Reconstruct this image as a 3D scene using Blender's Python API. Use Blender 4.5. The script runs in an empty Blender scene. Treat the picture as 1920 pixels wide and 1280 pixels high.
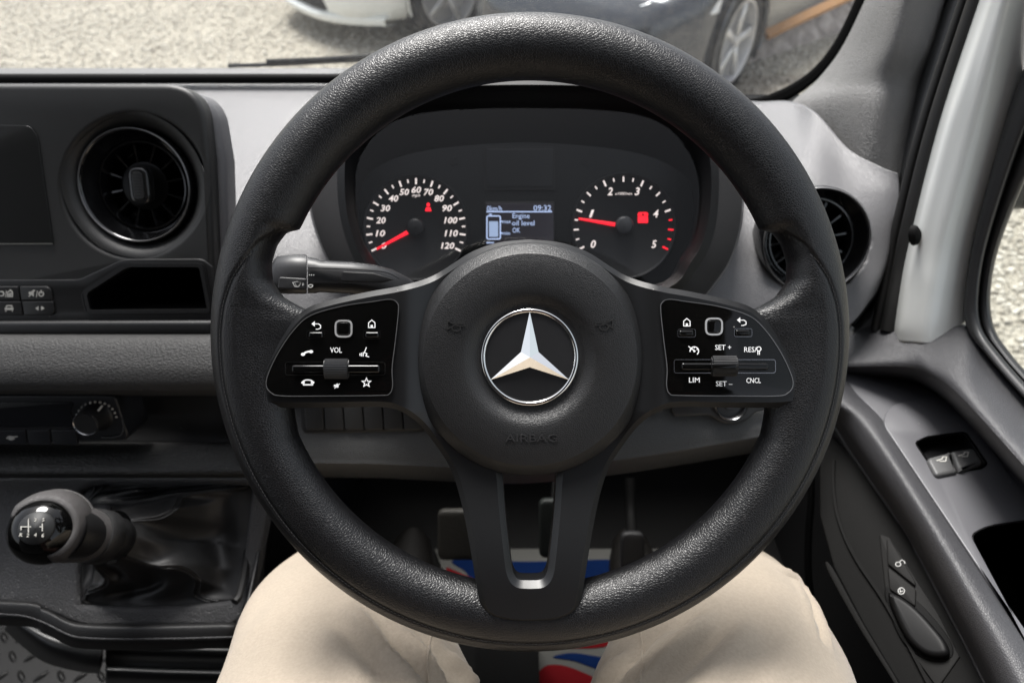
import bpy, bmesh, math, random
import numpy as np
from mathutils import Vector as V, Matrix as M
from mathutils import noise as NZ
R = math.radians
sin, cos, pi = math.sin, math.cos, math.pi
random.seed(7)
sc = bpy.context.scene
COL = sc.collection

# ------------------------------------------------------------------ camera
F = 1280.0
PITCH = R(40)
CAMP = V((0, 0, 1.70))
RX, UP, FW = V((1, 0, 0)), V((0, sin(PITCH), cos(PITCH))), V((0, cos(PITCH), -sin(PITCH)))
cd = bpy.data.cameras.new('camera')
cam = bpy.data.objects.new('camera', cd)
COL.objects.link(cam)
cam.location = CAMP
cam.rotation_euler = (pi / 2 - PITCH, 0, 0)
cd.sensor_width = 36
cd.lens = 24
cd.clip_start = .02
cd.clip_end = 400
cd.dof.use_dof = True
cd.dof.focus_distance = .415
cd.dof.aperture_fstop = 8.0
sc.camera = cam

# ------------------------------------------------------------------ light
SUN_EL, SUN_AZ = R(62), R(-15)          # azimuth measured from +Y (ahead) towards +X (right)
w = bpy.data.worlds.new('World')
sc.world = w
w.use_nodes = True
nt = w.node_tree
bg = nt.nodes['Background']
sky = nt.nodes.new('ShaderNodeTexSky')
sky.sky_type = 'NISHITA'
sky.sun_disc = False
sky.sun_elevation = SUN_EL
sky.sun_rotation = SUN_AZ
sky.dust_density = 3.0
sky.ozone_density = 1.0
hs = nt.nodes.new('ShaderNodeHueSaturation')
hs.inputs['Saturation'].default_value = .30    # hazy white sky
nt.links.new(sky.outputs[0], hs.inputs['Color'])
nt.links.new(hs.outputs[0], bg.inputs['Color'])
bg.inputs['Strength'].default_value = .09
sl = bpy.data.lights.new('sun', 'SUN')
sl.energy = 2.4
sl.angle = R(25)
sl.color = (1, .975, .94)
so = bpy.data.objects.new('sun', sl)
COL.objects.link(so)
sd = V((sin(SUN_AZ) * cos(SUN_EL), cos(SUN_AZ) * cos(SUN_EL), sin(SUN_EL)))
so.rotation_euler = sd.to_track_quat('Z', 'Y').to_euler()
so.location = (3, 5, 8)
sc.view_settings.view_transform = 'Standard'
sc.view_settings.look = 'None'
sc.view_settings.gamma = 1
sc.view_settings.exposure = 1.5
sc.cycles.max_bounces = 8
sc.cycles.sample_clamp_indirect = 6
sc.cycles.use_denoising = True
sc.cycles.caustics_reflective = False
sc.cycles.caustics_refractive = False


# ------------------------------------------------------------------ geometry helpers
def C(px, py, d):
    """world point seen at photo pixel px,py at depth d (metres along the view axis)"""
    return CAMP + RX * ((px - 960) / F * d) + UP * ((640 - py) / F * d) + FW * d


def proj(p):
    q = p - CAMP
    d = q.dot(FW)
    return (960 + q.dot(RX) / d * F, 640 - q.dot(UP) / d * F, d)


class Fr:
    """a local frame (ex right, ey up, ez towards the driver)"""
    def __init__(s, o, tilt=None, yaw=0, ez=None, ex=None):
        s.o = o
        if ez is None:
            a = R(yaw)
            t = R(tilt)
            ez = V((-sin(a) * cos(t), -cos(a) * cos(t), sin(t)))
            ex = V((cos(a), -sin(a), 0))
        s.ez = ez.normalized()
        ex = ex - s.ez * ex.dot(s.ez)
        s.ex = ex.normalized()
        s.ey = s.ez.cross(s.ex)
        m = M((s.ex, s.ey, s.ez)).transposed().to_4x4()
        m.translation = o
        s.m = m
        s.mi = m.inverted()

    def L(s, px, py, h=0.0):
        dr = RX * ((px - 960) / F) + UP * ((640 - py) / F) + FW
        t = (s.o + s.ez * h - CAMP).dot(s.ez) / dr.dot(s.ez)
        q = CAMP + dr * t - s.o
        return V((q.dot(s.ex), q.dot(s.ey), h))

    def W(s, v):
        return s.m @ V(v)

    def mpp(s, px, py, h=0.0):
        a, b = s.L(px - 5, py, h), s.L(px + 5, py, h)
        return (a - b).length / 10


MW = {}


def tag(o, label, cat, group=None, kind=None):
    o['label'] = label
    o['category'] = cat
    if group:
        o['group'] = group
    if kind:
        o['kind'] = kind
    return o


def thing(name, label, cat, fr, group=None):
    o = bpy.data.objects.new(name, None)
    COL.objects.link(o)
    o.empty_display_size = .02
    o.matrix_world = fr.m
    MW[o.name] = fr
    return tag(o, label, cat, group)


def link(name, me, mt, parent=None):
    o = bpy.data.objects.new(name, me)
    COL.objects.link(o)
    if mt is not None:
        me.materials.clear()
        me.materials.append(mt)
    if parent is not None:
        o.parent = parent
    return o


def smooth(me, ang=40):
    me.polygons.foreach_set('use_smooth', [True] * len(me.polygons))
    me.set_sharp_from_angle(angle=R(ang))


def obj(name, verts, faces, mt, parent=None, ang=40, flip=False):
    me = bpy.data.meshes.new(name)
    me.from_pydata([tuple(v) for v in verts], [], faces)
    bm = bmesh.new()
    bm.from_mesh(me)
    bmesh.ops.recalc_face_normals(bm, faces=bm.faces)
    bm.to_mesh(me)
    bm.free()
    if flip:
        me.flip_normals()
    smooth(me, ang)
    return link(name, me, mt, parent)


def join(parts):
    vs, fs = [], []
    for v, f in parts:
        o = len(vs)
        vs += list(v)
        fs += [tuple(i + o for i in q) for q in f]
    return vs, fs


def fillet(pts, seg=6):
    """closed polygon [(x,y[,r])] -> points with round corners"""
    out = []
    n = len(pts)
    for i, p in enumerate(pts):
        r = p[2] if len(p) > 2 else 0
        b = V(p[:2])
        if r <= 0:
            out.append((b.x, b.y))
            continue
        a, c = V(pts[i - 1][:2]), V(pts[(i + 1) % n][:2])
        u, v = (a - b), (c - b)
        lu, lv = u.length, v.length
        k = min(r, lu * .49, lv * .49)
        s, e = b + u / lu * k, b + v / lv * k
        for j in range(seg + 1):
            t = j / seg
            q = s * (1 - t) ** 2 + b * 2 * t * (1 - t) + e * t * t
            out.append((q.x, q.y))
    return out


def cr(pts, n=6, closed=False):
    """Catmull-Rom through tuples of any length"""
    P = [np.array(p, float) for p in pts]
    m = len(P)
    out = []
    for i in range(m if closed else m - 1):
        if closed:
            a, b, c, d = P[i - 1], P[i], P[(i + 1) % m], P[(i + 2) % m]
        else:
            b, c = P[i], P[i + 1]
            a = P[i - 1] if i > 0 else 2 * b - c
            d = P[i + 2] if i + 2 < m else 2 * c - b
        for j in range(n):
            t = j / n
            out.append(tuple(.5 * (2 * b + (c - a) * t + (2 * a - 5 * b + 4 * c - d) * t * t + (3 * b - a - 3 * c + d) * t ** 3)))
    if not closed:
        out.append(tuple(P[-1]))
    return out


def mirror(half, cx):
    """half outline from top centre to bottom centre -> closed outline"""
    return list(half) + [(2 * cx - x, y) for x, y in reversed(half[1:-1])]


def ell(cx, cy, rx, ry=None, n=40, a0=0, a1=360):
    ry = rx if ry is None else ry
    full = abs(a1 - a0) >= 359.9
    return [(cx + rx * cos(R(a0 + (a1 - a0) * i / (n if full else n - 1))), cy - ry * sin(R(a0 + (a1 - a0) * i / (n if full else n - 1)))) for i in range(n)]


def curve_mesh(cu):
    o = bpy.data.objects.new('tmp', cu)
    me = bpy.data.meshes.new_from_object(o)
    bpy.data.objects.remove(o)
    bpy.data.curves.remove(cu)
    return me


def plate_mesh(loops, top, thick, bev=.0006, bres=2):
    cu = bpy.data.curves.new('c', 'CURVE')
    cu.dimensions = '2D'
    cu.fill_mode = 'BOTH'
    bev = min(bev, thick * .49)
    cu.extrude = thick / 2 - bev
    cu.bevel_depth = bev
    cu.bevel_resolution = bres
    cu.offset = -bev
    for lp in loops:
        sp = cu.splines.new('POLY')
        sp.points.add(len(lp) - 1)
        for k, p in enumerate(lp):
            sp.points[k].co = (p[0], p[1], 0, 1)
        sp.use_cyclic_u = True
    me = curve_mesh(cu)
    bm = bmesh.new()
    bm.from_mesh(me)
    bmesh.ops.remove_doubles(bm, verts=bm.verts, dist=1e-6)
    bmesh.ops.translate(bm, verts=bm.verts, vec=(0, 0, top - thick / 2))
    bmesh.ops.recalc_face_normals(bm, faces=bm.faces)
    bm.to_mesh(me)
    bm.free()
    smooth(me, 32)
    return me


def plate(name, fr, loops, top, thick, mt, parent, bev=.0006, bres=2):
    """solid plate whose outlines (photo pixels) are laid on the frame's plane at height top"""
    ll = [[fr.L(p[0], p[1], top) for p in lp] for lp in loops]
    return link(name, plate_mesh(ll, top, thick, bev, bres), mt, parent)


def strokes(name, fr, paths, wpx, h, mt, parent, thick=.0003, closed=False, fills=()):
    """raised printed lines, mesh of flat ribbons"""
    parts = []
    for path in paths:
        cl = closed
        p = [fr.L(a[0], a[1], h) for a in path]
        if len(path) > 2 and path[0] == path[-1]:
            p = p[:-1]
            cl = True
        hw = wpx / 2 * fr.mpp(path[0][0], path[0][1], h)
        n = len(p)
        vs, fs = [], []
        for i in range(n):
            a = p[i - 1] if (i > 0 or cl) else p[i]
            b = p[(i + 1) % n] if (i < n - 1 or cl) else p[i]
            t1 = (p[i] - a)
            t2 = (b - p[i])
            t1 = t1.normalized() if t1.length > 1e-9 else t2.normalized()
            t2 = t2.normalized() if t2.length > 1e-9 else t1
            t = (t1 + t2)
            t = t.normalized() if t.length > 1e-6 else t1
            nr = V((-t.y, t.x, 0)) * (hw / max(.45, t.dot(t1)))
            vs += [p[i] + nr, p[i] - nr, p[i] - nr + V((0, 0, -thick)), p[i] + nr + V((0, 0, -thick))]
        for i in range(n if cl else n - 1):
            a, b = 4 * i, 4 * ((i + 1) % n)
            for k in range(4):
                fs.append((a + k, a + (k + 1) % 4, b + (k + 1) % 4, b + k))
        if not cl:
            fs += [(0, 1, 2, 3), (4 * n - 1, 4 * n - 2, 4 * n - 3, 4 * n - 4)]
        parts.append((vs, fs))
    for poly in fills:
        p = [fr.L(a[0], a[1], h) for a in poly]
        n = len(p)
        vs = p + [q + V((0, 0, -thick)) for q in p]
        fs = [tuple(range(n)), tuple(reversed(range(n, 2 * n)))] + [(i, (i + 1) % n, n + (i + 1) % n, n + i) for i in range(n)]
        parts.append((vs, fs))
    vs, fs = join(parts)
    return obj(name, vs, fs, mt, parent, 20)


def text(s, fr, px, py, cap, h, mt, parent, width=None, shear=0, name='lettering', thick=.0002, rot=0, bold=0):
    """lettering: centre at photo pixel px,py, capital height cap and width in pixels"""
    cu = bpy.data.curves.new('t', 'FONT')
    cu.body = s
    cu.shear = shear
    cu.size = 1
    cu.resolution_u = 2
    cu.offset = bold
    me = curve_mesh(cu)
    bm = bmesh.new()
    bm.from_mesh(me)
    xs = [v.co.x for v in bm.verts]
    ys = [v.co.y for v in bm.verts]
    k = fr.mpp(px, py, h)
    hgt = cap * k
    sy = hgt / .69
    sx = sy if width is None else width * k / (max(xs) - min(xs))
    cx = (max(xs) + min(xs)) / 2
    c = fr.L(px, py, h)
    ca, sa = cos(R(rot)), sin(R(rot))
    for v in bm.verts:
        x, y = (v.co.x - cx) * sx, (v.co.y - .345) * sy
        v.co = (c.x + x * ca - y * sa, c.y + x * sa + y * ca, h)
    r = bmesh.ops.extrude_face_region(bm, geom=bm.faces[:])
    bmesh.ops.translate(bm, verts=[e for e in r['geom'] if isinstance(e, bmesh.types.BMVert)], vec=(0, 0, -thick))
    bmesh.ops.recalc_face_normals(bm, faces=bm.faces)
    bm.to_mesh(me)
    bm.free()
    return link(name, me, mt, parent)


def lathe(prof, n=64, c=(0, 0, 0), sy=1.0, caps=False):
    """prof [(r,z)] about local z at c -> verts, faces"""
    vs, fs = [], []
    m = len(prof)
    for r, z in prof:
        for k in range(n):
            a = 2 * pi * k / n
            vs.append((c[0] + r * cos(a), c[1] + r * sy * sin(a), c[2] + z))
    for i in range(m - 1):
        for k in range(n):
            fs.append((i * n + k, i * n + (k + 1) % n, (i + 1) * n + (k + 1) % n, (i + 1) * n + k))
    if caps:
        fs.append(tuple(range(n)))
        fs.append(tuple(range((m - 1) * n, m * n)))
    return vs, fs


def tube(path, rad, n=14, caps=True, flat=1.0, upv=V((0, 0, 1))):
    """tube along points with radius list/number"""
    P = [V(p) for p in path]
    m = len(P)
    if not hasattr(rad, '__len__'):
        rad = [rad] * m
    vs, fs = [], []
    prev = None
    for i in range(m):
        t = (P[min(i + 1, m - 1)] - P[max(i - 1, 0)]).normalized()
        if prev is None:
            a = t.cross(upv)
            if a.length < 1e-3:
                a = t.cross(V((1, 0, 0)))
        else:
            a = prev - t * prev.dot(t)
        a.normalize()
        b = t.cross(a)
        prev = a
        for k in range(n):
            q = 2 * pi * k / n
            vs.append(P[i] + (a * cos(q) + b * (sin(q) * flat)) * rad[i])
    for i in range(m - 1):
        for k in range(n):
            fs.append((i * n + k, i * n + (k + 1) % n, (i + 1) * n + (k + 1) % n, (i + 1) * n + k))
    if caps:
        fs.append(tuple(range(n)))
        fs.append(tuple(range((m - 1) * n, m * n)))
    return vs, fs


def gridfaces(nu, nv, wrapu=False):
    fs = []
    for i in range(nu if wrapu else nu - 1):
        for j in range(nv - 1):
            a, b = i * nv + j, ((i + 1) % nu) * nv + j
            fs.append((a, b, b + 1, a + 1))
    return fs


def skin(name, cols, mt, parent, nu=6, nv=6, hole=None, thick=.003, disp=None, ang=50):
    """shell through columns of (px,py,depth) control points; every column has the same length"""
    W = [[tuple(C(*p)) for p in c] for c in cols]
    cc = [cr(c, nv) for c in W]
    rows = [cr([c[j] for c in cc], nu) for j in range(len(cc[0]))]
    nvv, nuu = len(rows), len(rows[0])
    vs = [V(rows[j][i]) for i in range(nuu) for j in range(nvv)]
    fs = gridfaces(nuu, nvv)
    if hole:
        pr = [proj(v) for v in vs]
        fs = [f for f in fs if not hole(sum(pr[i][0] for i in f) / 4, sum(pr[i][1] for i in f) / 4)]
    fr = MW[parent.name] if parent is not None else None
    nrm = V((0, 0, 0))
    for f in fs:
        a, b, c, d = (vs[i] for i in f)
        nn = (c - a).cross(d - b)
        nrm += nn.normalized() * (1 if nn.dot(CAMP - a) > 0 else -1)
    f0 = fs[len(fs) // 2]
    a, b, c, d = (vs[i] for i in f0)
    sgn = sum((1 if (vs[f[2]] - vs[f[0]]).cross(vs[f[3]] - vs[f[1]]).dot(CAMP - vs[f[0]]) > 0 else -1) for f in fs)
    if sgn < 0:
        fs = [tuple(reversed(f)) for f in fs]
    if fr is not None:
        vs = [fr.mi @ v for v in vs]
    me = bpy.data.meshes.new(name)
    me.from_pydata([tuple(v) for v in vs], [], fs)
    smooth(me, ang)
    o = link(name, me, mt, parent)
    if thick:
        s = o.modifiers.new('solid', 'SOLIDIFY')
        s.thickness = thick
        s.offset = -1
        s.use_even_offset = False
    return o


def lpart(name, vs, fs, mt, parent, ang=40):
    """world verts -> child"""
    fr = MW[parent.name]
    return obj(name, [fr.mi @ V(v) for v in vs], fs, mt, parent, ang)


# ------------------------------------------------------------------ materials
def mat(name, col, rough=.5, metal=0, bump=None, spec=.5, emis=None, coat=0, var=0, sheen=0, dust=0, mottle=0):
    """bump: (kind, scale, strength, distance) or a list of them"""
    m = bpy.data.materials.new(name)
    m.use_nodes = True
    t = m.node_tree
    b = t.nodes['Principled BSDF']
    b.inputs['Base Color'].default_value = (*col, 1)
    b.inputs['Roughness'].default_value = rough
    b.inputs['Metallic'].default_value = metal
    b.inputs['Specular IOR Level'].default_value = spec
    b.inputs['Coat Weight'].default_value = coat
    b.inputs['Coat Roughness'].default_value = .05
    b.inputs['Sheen Weight'].default_value = sheen
    if emis:
        b.inputs['Emission Color'].default_value = (*emis[:3], 1)
        b.inputs['Emission Strength'].default_value = emis[3]
    tc = t.nodes.new('ShaderNodeTexCoord')
    if bump:
        if not isinstance(bump, list):
            bump = [bump]
        last = None
        for kind, scale, st, dist in bump:
            if kind == 'leather':
                n0 = t.nodes.new('ShaderNodeTexNoise')
                n0.inputs['Scale'].default_value = scale * .5
                t.links.new(tc.outputs['Object'], n0.inputs['Vector'])
                mx = t.nodes.new('ShaderNodeMix')
                mx.data_type = 'VECTOR'
                mx.inputs['Factor'].default_value = .0004
                t.links.new(tc.outputs['Object'], mx.inputs['A'])
                t.links.new(n0.outputs['Color'], mx.inputs['B'])
                tx = t.nodes.new('ShaderNodeTexVoronoi')
                tx.feature = 'DISTANCE_TO_EDGE'
                t.links.new(mx.outputs['Result'], tx.inputs['Vector'])
                tx.inputs['Scale'].default_value = scale
                rm = t.nodes.new('ShaderNodeMapRange')
                rm.inputs['From Max'].default_value = .22
                t.links.new(tx.outputs['Distance'], rm.inputs['Value'])
                outp = rm.outputs['Result']
            else:
                tx = t.nodes.new('ShaderNodeTexNoise')
                tx.inputs['Scale'].default_value = scale
                tx.inputs['Detail'].default_value = 3
                if kind == 'streak':
                    mp = t.nodes.new('ShaderNodeMapping')
                    mp.inputs['Scale'].default_value = (.45, 1, 1)
                    mp.inputs['Rotation'].default_value = (0, 0, .5)
                    t.links.new(tc.outputs['Object'], mp.inputs['Vector'])
                    t.links.new(mp.outputs[0], tx.inputs['Vector'])
                else:
                    t.links.new(tc.outputs['Object'], tx.inputs['Vector'])
                outp = tx.outputs[0]
            bp = t.nodes.new('ShaderNodeBump')
            bp.inputs['Strength'].default_value = st
            bp.inputs['Distance'].default_value = dist
            t.links.new(outp, bp.inputs['Height'])
            if last:
                t.links.new(last.outputs[0], bp.inputs['Normal'])
            last = bp
        t.links.new(last.outputs[0], b.inputs['Normal'])
    if dust or mottle:
        mx = t.nodes.new('ShaderNodeMix')
        mx.data_type = 'RGBA'
        mx.inputs['A'].default_value = (*col, 1)
        if dust:
            vo = t.nodes.new('ShaderNodeTexVoronoi')
            vo.inputs['Scale'].default_value = 190
            t.links.new(tc.outputs['Object'], vo.inputs['Vector'])
            sp = t.nodes.new('ShaderNodeSeparateColor')
            t.links.new(vo.outputs['Color'], sp.inputs[0])
            th = t.nodes.new('ShaderNodeMath')            # only a few cells carry a speck, of varied size
            th.operation = 'MULTIPLY_ADD'
            th.inputs[1].default_value = 1.1
            th.inputs[2].default_value = -.98
            t.links.new(sp.outputs[0], th.inputs[0])
            lt = t.nodes.new('ShaderNodeMath')
            lt.operation = 'LESS_THAN'
            t.links.new(vo.outputs['Distance'], lt.inputs[0])
            t.links.new(th.outputs[0], lt.inputs[1])
            ml = t.nodes.new('ShaderNodeMath')
            ml.operation = 'MULTIPLY'
            ml.inputs[1].default_value = dust
            t.links.new(lt.outputs[0], ml.inputs[0])
            t.links.new(ml.outputs[0], mx.inputs['Factor'])
            mx.inputs['B'].default_value = (.4, .39, .37, 1)
        else:
            nm = t.nodes.new('ShaderNodeTexNoise')
            nm.inputs['Scale'].default_value = 420
            nm.inputs['Detail'].default_value = 2
            t.links.new(tc.outputs['Object'], nm.inputs['Vector'])
            mr = t.nodes.new('ShaderNodeMapRange')
            mr.inputs['From Min'].default_value = .35
            mr.inputs['From Max'].default_value = .65
            t.links.new(nm.outputs[0], mr.inputs['Value'])
            t.links.new(mr.outputs[0], mx.inputs['Factor'])
            mx.inputs['B'].default_value = (*[c * (1 - mottle) for c in col], 1)
        t.links.new(mx.outputs['Result'], b.inputs['Base Color'])
    if var:
        n = t.nodes.new('ShaderNodeTexNoise')
        n.inputs['Scale'].default_value = 9
        n.inputs['Detail'].default_value = 6
        t.links.new(tc.outputs['Object'], n.inputs['Vector'])
        mr = t.nodes.new('ShaderNodeMapRange')
        mr.inputs['To Min'].default_value = max(0.02, rough - var)
        mr.inputs['To Max'].default_value = rough + var
        t.links.new(n.outputs[0], mr.inputs['Value'])
        t.links.new(mr.outputs[0], b.inputs['Roughness'])
    return m


M_rim = mat('rim leather', (.0045, .0045, .0052), .37, bump=[('leather', 680, .55, .00020), ('noise', 60, .1, .001)], var=.09)
M_hub = mat('airbag vinyl', (.011, .011, .0115), .40, bump=[('leather', 850, .45, .0002)], var=.05)
M_satin = mat('satin black trim', (.0065, .0068, .0075), .38, bump=('noise', 2600, .12, .0001), var=.06, dust=.3)
M_gloss = mat('piano black', (.0025, .0025, .0025), .06, spec=.4, dust=.5)
M_chrome = mat('chrome', (.80, .80, .79), .07, metal=1)
M_dchrome = mat('dark chrome', (.30, .30, .31), .22, metal=1)
M_print = mat('white print glow', (.8, .8, .8), .5, emis=(1, 1, 1, .12))  # print also glows faintly, brightening the symbols by itself
M_grip = mat('knurled rubber', (.009, .009, .010), .42)
M_edge = mat('bright edging', (.20, .20, .205), .35, metal=.6)
M_black = mat('matt black', (.004, .004, .004), .7, spec=.12)
M_dash = mat('dash grained plastic', (.112, .111, .116), .44, bump=[('leather', 560, .4, .0004)], var=.04)
M_band = mat('grey grained vinyl', (.036, .0355, .035), .55, bump=[('streak', 900, .9, .0012)], var=.05)
M_slab = mat('console black plastic', (.016, .016, .0155), .46, bump=('noise', 1800, .5, .0004))
M_slabs = mat('smooth black plastic', (.010, .010, .0105), .42, bump=('noise', 1500, .15, .0002), dust=.3)
M_screen = mat('dark display glass', (.014, .0145, .0145), .28, bump=('noise', 900, .05, .0002))
M_navy = mat('heater panel plastic', (.009, .010, .013), .42)
M_bright = mat('aged print', (.55, .54, .5), .5)

# ================================================================== STEERING WHEEL
WF = Fr(C(993, 622, .42), ez=-FW, ex=RX)
K = .42 / F
wheel = thing('steering_wheel', 'black leather steering wheel with three spokes and chrome star badge', 'steering wheel', WF)
R0, RA, RB = .1752, .0198, .0172
EXT = [(-90, 0), (-40, 0), (-24, 0), (-17, .004), (-10, .014), (-4, .026), (0, .032), (2.5, .0335), (4.5, .028), (6.2, .014), (8, .003), (11, -.006), (15, -.0092), (19, -.0085),
       (22.3, -.0055), (23.6, -.0005), (25, 0), (40, 0), (90, 0)]
SEAM = [(-90, 57), (-40, 58), (-10, 59), (0, 62), (5, 67), (10, 78), (14, 93), (18, 117), (21, 145), (22.8, 172), (24, 205)]


def lerp(tab, x):
    return float(np.interp(x, [a for a, b in tab], [b for a, b in tab]))


NT, NP = 540, 128
vs = []
for i in range(NT):
    th = 360.0 * i / NT
    ps = th if th <= 90 else (180 - th if th <= 270 else th - 360)
    ext = lerp(EXT, ps)
    sm_ = lerp(SEAM, ps) if ps < 24 else 999
    ca, sa = cos(R(th)), sin(R(th))
    for j in range(NP):
        ph = 360.0 * j / NP
        cp, sp = cos(R(ph)), sin(R(ph))
        a, b = RA, RB
        if cp < 0:
            a = RA + ext
            if ext > 0:
                b = RB - min(.0055, ext * .2) * (-cp) ** .7
        off = 0
        if sm_ < 900:
            d = (ph - sm_) * R(1) * .0185
            off -= .0011 * math.exp(-(d / .0011) ** 2)
            st = min(1, max(0, (ph - sm_) / 5 + .5)) * min(1, max(0, (250 - ph) / 40))
            dep = .0006 + .0014 * max(0, 1 - abs(ps - 19) / 7)
            off -= dep * st
        rr = R0 + (a + off) * cp
        vs.append((rr * ca, rr * sa, (b + off) * sp))
fs = [(i * NP + j, ((i + 1) % NT) * NP + j, ((i + 1) % NT) * NP + (j + 1) % NP, i * NP + (j + 1) % NP) for i in range(NT) for j in range(NP)]
obj('rim', vs, fs, M_rim, wheel, 70)

# stitching thread lying in the seam of the lower arc
thr = []
NS = 300
for k in range(NS):
    ps0 = -204 + 228 * (k + .0) / NS
    for q in range(2):
        pass
    segs = []
    for e in (0, .62):
        th = -204 + 228 * (k + e) / NS
        t2 = th % 360
        ps = t2 if t2 <= 90 else (180 - t2 if t2 <= 270 else t2 - 360)
        if ps > 16:
            segs = None
            break
        ph = lerp(SEAM, ps) - 1.0
        rr = R0 + (RA - .0007) * cos(R(ph))
        segs.append(V((rr * cos(R(th)), rr * sin(R(th)), (RB - .0007) * sin(R(ph)))))
    if segs:
        thr.append(tube(segs, .00022, 5))
o = obj('seam_stitching', *join(thr), mat('seam thread', (.05, .05, .05), .6), wheel)

# spoke frame
half = cr([(993, 447), (935, 453), (885, 470), (842, 497), (802, 521), (755, 537), (695, 548), (630, 562), (584, 577), (553, 604), (520, 652), (494, 702), (487, 732), (498, 754), (535, 762),
           (640, 762), (715, 761), (752, 768), (782, 790), (812, 830), (842, 876), (862, 930), (880, 1005), (894, 1080), (903, 1122), (920, 1142), (952, 1152), (993, 1155)], 5)
slot = mirror(cr([(993, 850), (941, 850), (943, 900), (948, 960), (957, 1035), (962, 1062), (972, 1075), (993, 1077)], 4), 993)
fo = plate('spoke_frame', WF, [mirror(half, 993), slot], .004, .020, M_satin, wheel, .0036, 0)


def warp(o, f, cuts):
    bm = bmesh.new()
    bm.from_mesh(o.data)
    for y in cuts:
        bmesh.ops.bisect_plane(bm, geom=bm.verts[:] + bm.edges[:] + bm.faces[:], plane_co=(0, y, 0), plane_no=(0, 1, 0))
    for k in range(9):
        for s in (1, -1):
            bmesh.ops.bisect_plane(bm, geom=bm.verts[:] + bm.edges[:] + bm.faces[:], plane_co=(s * (.050 + .0036 * k), 0, 0), plane_no=(1, 0, 0))
    for v in bm.verts:
        v.co.z += f(v.co.x, v.co.y)
    bm.to_mesh(o.data)
    bm.free()
    smooth(o.data, 32)


def spoke_lift(x, y):
    t = min(1, max(0, (-.07 - y) / .085))
    t = t * t * (3 - 2 * t)
    a = min(1, max(0, (abs(x) - .052) / .026)) * min(1, max(0, (y + .088) / .040))
    a = a * a * (3 - 2 * a)
    return max(t * .0135, .0095 * a)


warp(fo, spoke_lift, [-.05 - .004 * k for k in range(30)])
HC = WF.L(993, 673, 0)
PZ = .0150


def wl(px, py, h):
    return WF.L(px, py, h)


# airbag cover (lathe)
prof = [(0, .0097), (80, .0097), (93, .0098), (98, .0100), (103, .0106), (110, .0120), (117, .0133), (125, .0140), (140, .0144), (160, .0142), (176, .0137), (189, .0129), (190.5, .0125), (208, .0072), (211, .0058), (213, .0035), (215, -.002),
        (215, -.010), (214, -.022)]
v_, f_ = lathe([(r * K * (1.03 if r > 150 else 1.0), z) for r, z in prof], 120, (HC.x, HC.y, 0), .99)
obj('airbag_cover', v_, f_, M_hub, wheel, 20)
# dark ring gap round the cover
# badge
BC = wl(993, 669, .007)
pr = []
ringp = []
for k in range(13):
    a = pi * k / 12
    ringp.append((BC[0] * 0 + (87.0 * K * .98) + .0016 * cos(pi - a), .0098 + .0019 * sin(a)))
v_, f_ = lathe(ringp, 120, (BC.x, BC.y, 0))
bring = obj('badge_ring', v_, f_, M_chrome, wheel, 60)
v_, f_ = lathe([(0, .0102), (84 * K * .98, .0102), (84 * K * .98, .0092)], 80, (BC.x, BC.y, 0))
obj('badge_disc', v_, f_, mat('badge disc', (.006, .006, .007), .5, bump=('noise', 3000, .3, .0002)), wheel)
sv, sf = [], []
ro, ri = 84.5 * K * .98, 18.5 * K
pts = []
for k in range(6):
    a = R(90 + 60 * k)
    r = ro if k % 2 == 0 else ri
    pts.append(V((BC.x + r * cos(a), BC.y + r * sin(a), .0105 if k % 2 else .0112)))
top = V((BC.x, BC.y, .0151))
sv = pts + [top] + [V((p.x, p.y, .0100)) for p in pts]
sf = [(k, (k + 1) % 6, 6) for k in range(6)] + [(k, (k + 1) % 6, 7 + (k + 1) % 6, 7 + k) for k in range(6)]
obj('badge_star', sv, sf, M_chrome, wheel, 5)

M_emb = mat('embossed vinyl', (.03, .03, .031), .30)
text('AIRBAG', WF, 996, 821, 14, .0150, M_emb, wheel, 97, thick=.0036)
# horn symbols pressed into the cover


def horn(cx, cy, s):
    return [[(cx - 17 * s, cy - 5), (cx - 17 * s, cy - 1), (cx - 2 * s, cy - 1)], [(cx - 17 * s, cy - 5), (cx + 6 * s, cy - 6), (cx + 15 * s, cy - 11), (cx + 15 * s, cy + 5), (cx + 8 * s, cy + 1)],
            ell(cx - 1 * s, cy + 3, 8, 6, 16) + [ell(cx - 1 * s, cy + 3, 8, 6, 16)[0]]]


M_sym = mat('pressed symbol', (.022, .022, .022), .4)
strokes('horn_symbol', WF, horn(1134, 610, 1), 2.0, .0149, M_sym, wheel, .0026)
strokes('horn_symbol', WF, horn(854, 612, -1), 2.0, .0149, M_sym, wheel, .0026)

# control panels -----------------------------------------------------
PL = cr([(583, 591), (640, 574), (700, 565), (731, 561), (744, 567), (747, 582), (741, 640), (735, 690), (736, 722), (730, 738), (712, 741), (620, 742), (530, 742), (508, 736), (499, 722), (503, 700), (522, 660), (552, 617)], 5, True)
PRR = [(1986 - x, y) for x, y in PL]


def backarrow(cx, cy):
    return dict(paths=[[(cx - 4, cy - 4), (cx + 4, cy - 4), (cx + 8, cy - 1), (cx + 8, cy + 4), (cx + 3, cy + 6), (cx - 1, cy + 6)]], fills=[[(cx - 9, cy - 4), (cx - 3, cy - 9), (cx - 3, cy + 1)]])


def house(cx, cy):
    return dict(paths=[[(cx - 6, cy + 7), (cx - 6, cy - 2), (cx, cy - 7), (cx + 6, cy - 2), (cx + 6, cy + 7), (cx - 6, cy + 7)]], fills=[[(cx - 2, cy + 7), (cx - 2, cy + 2), (cx + 2, cy + 2), (cx + 2, cy + 7)]])


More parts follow.
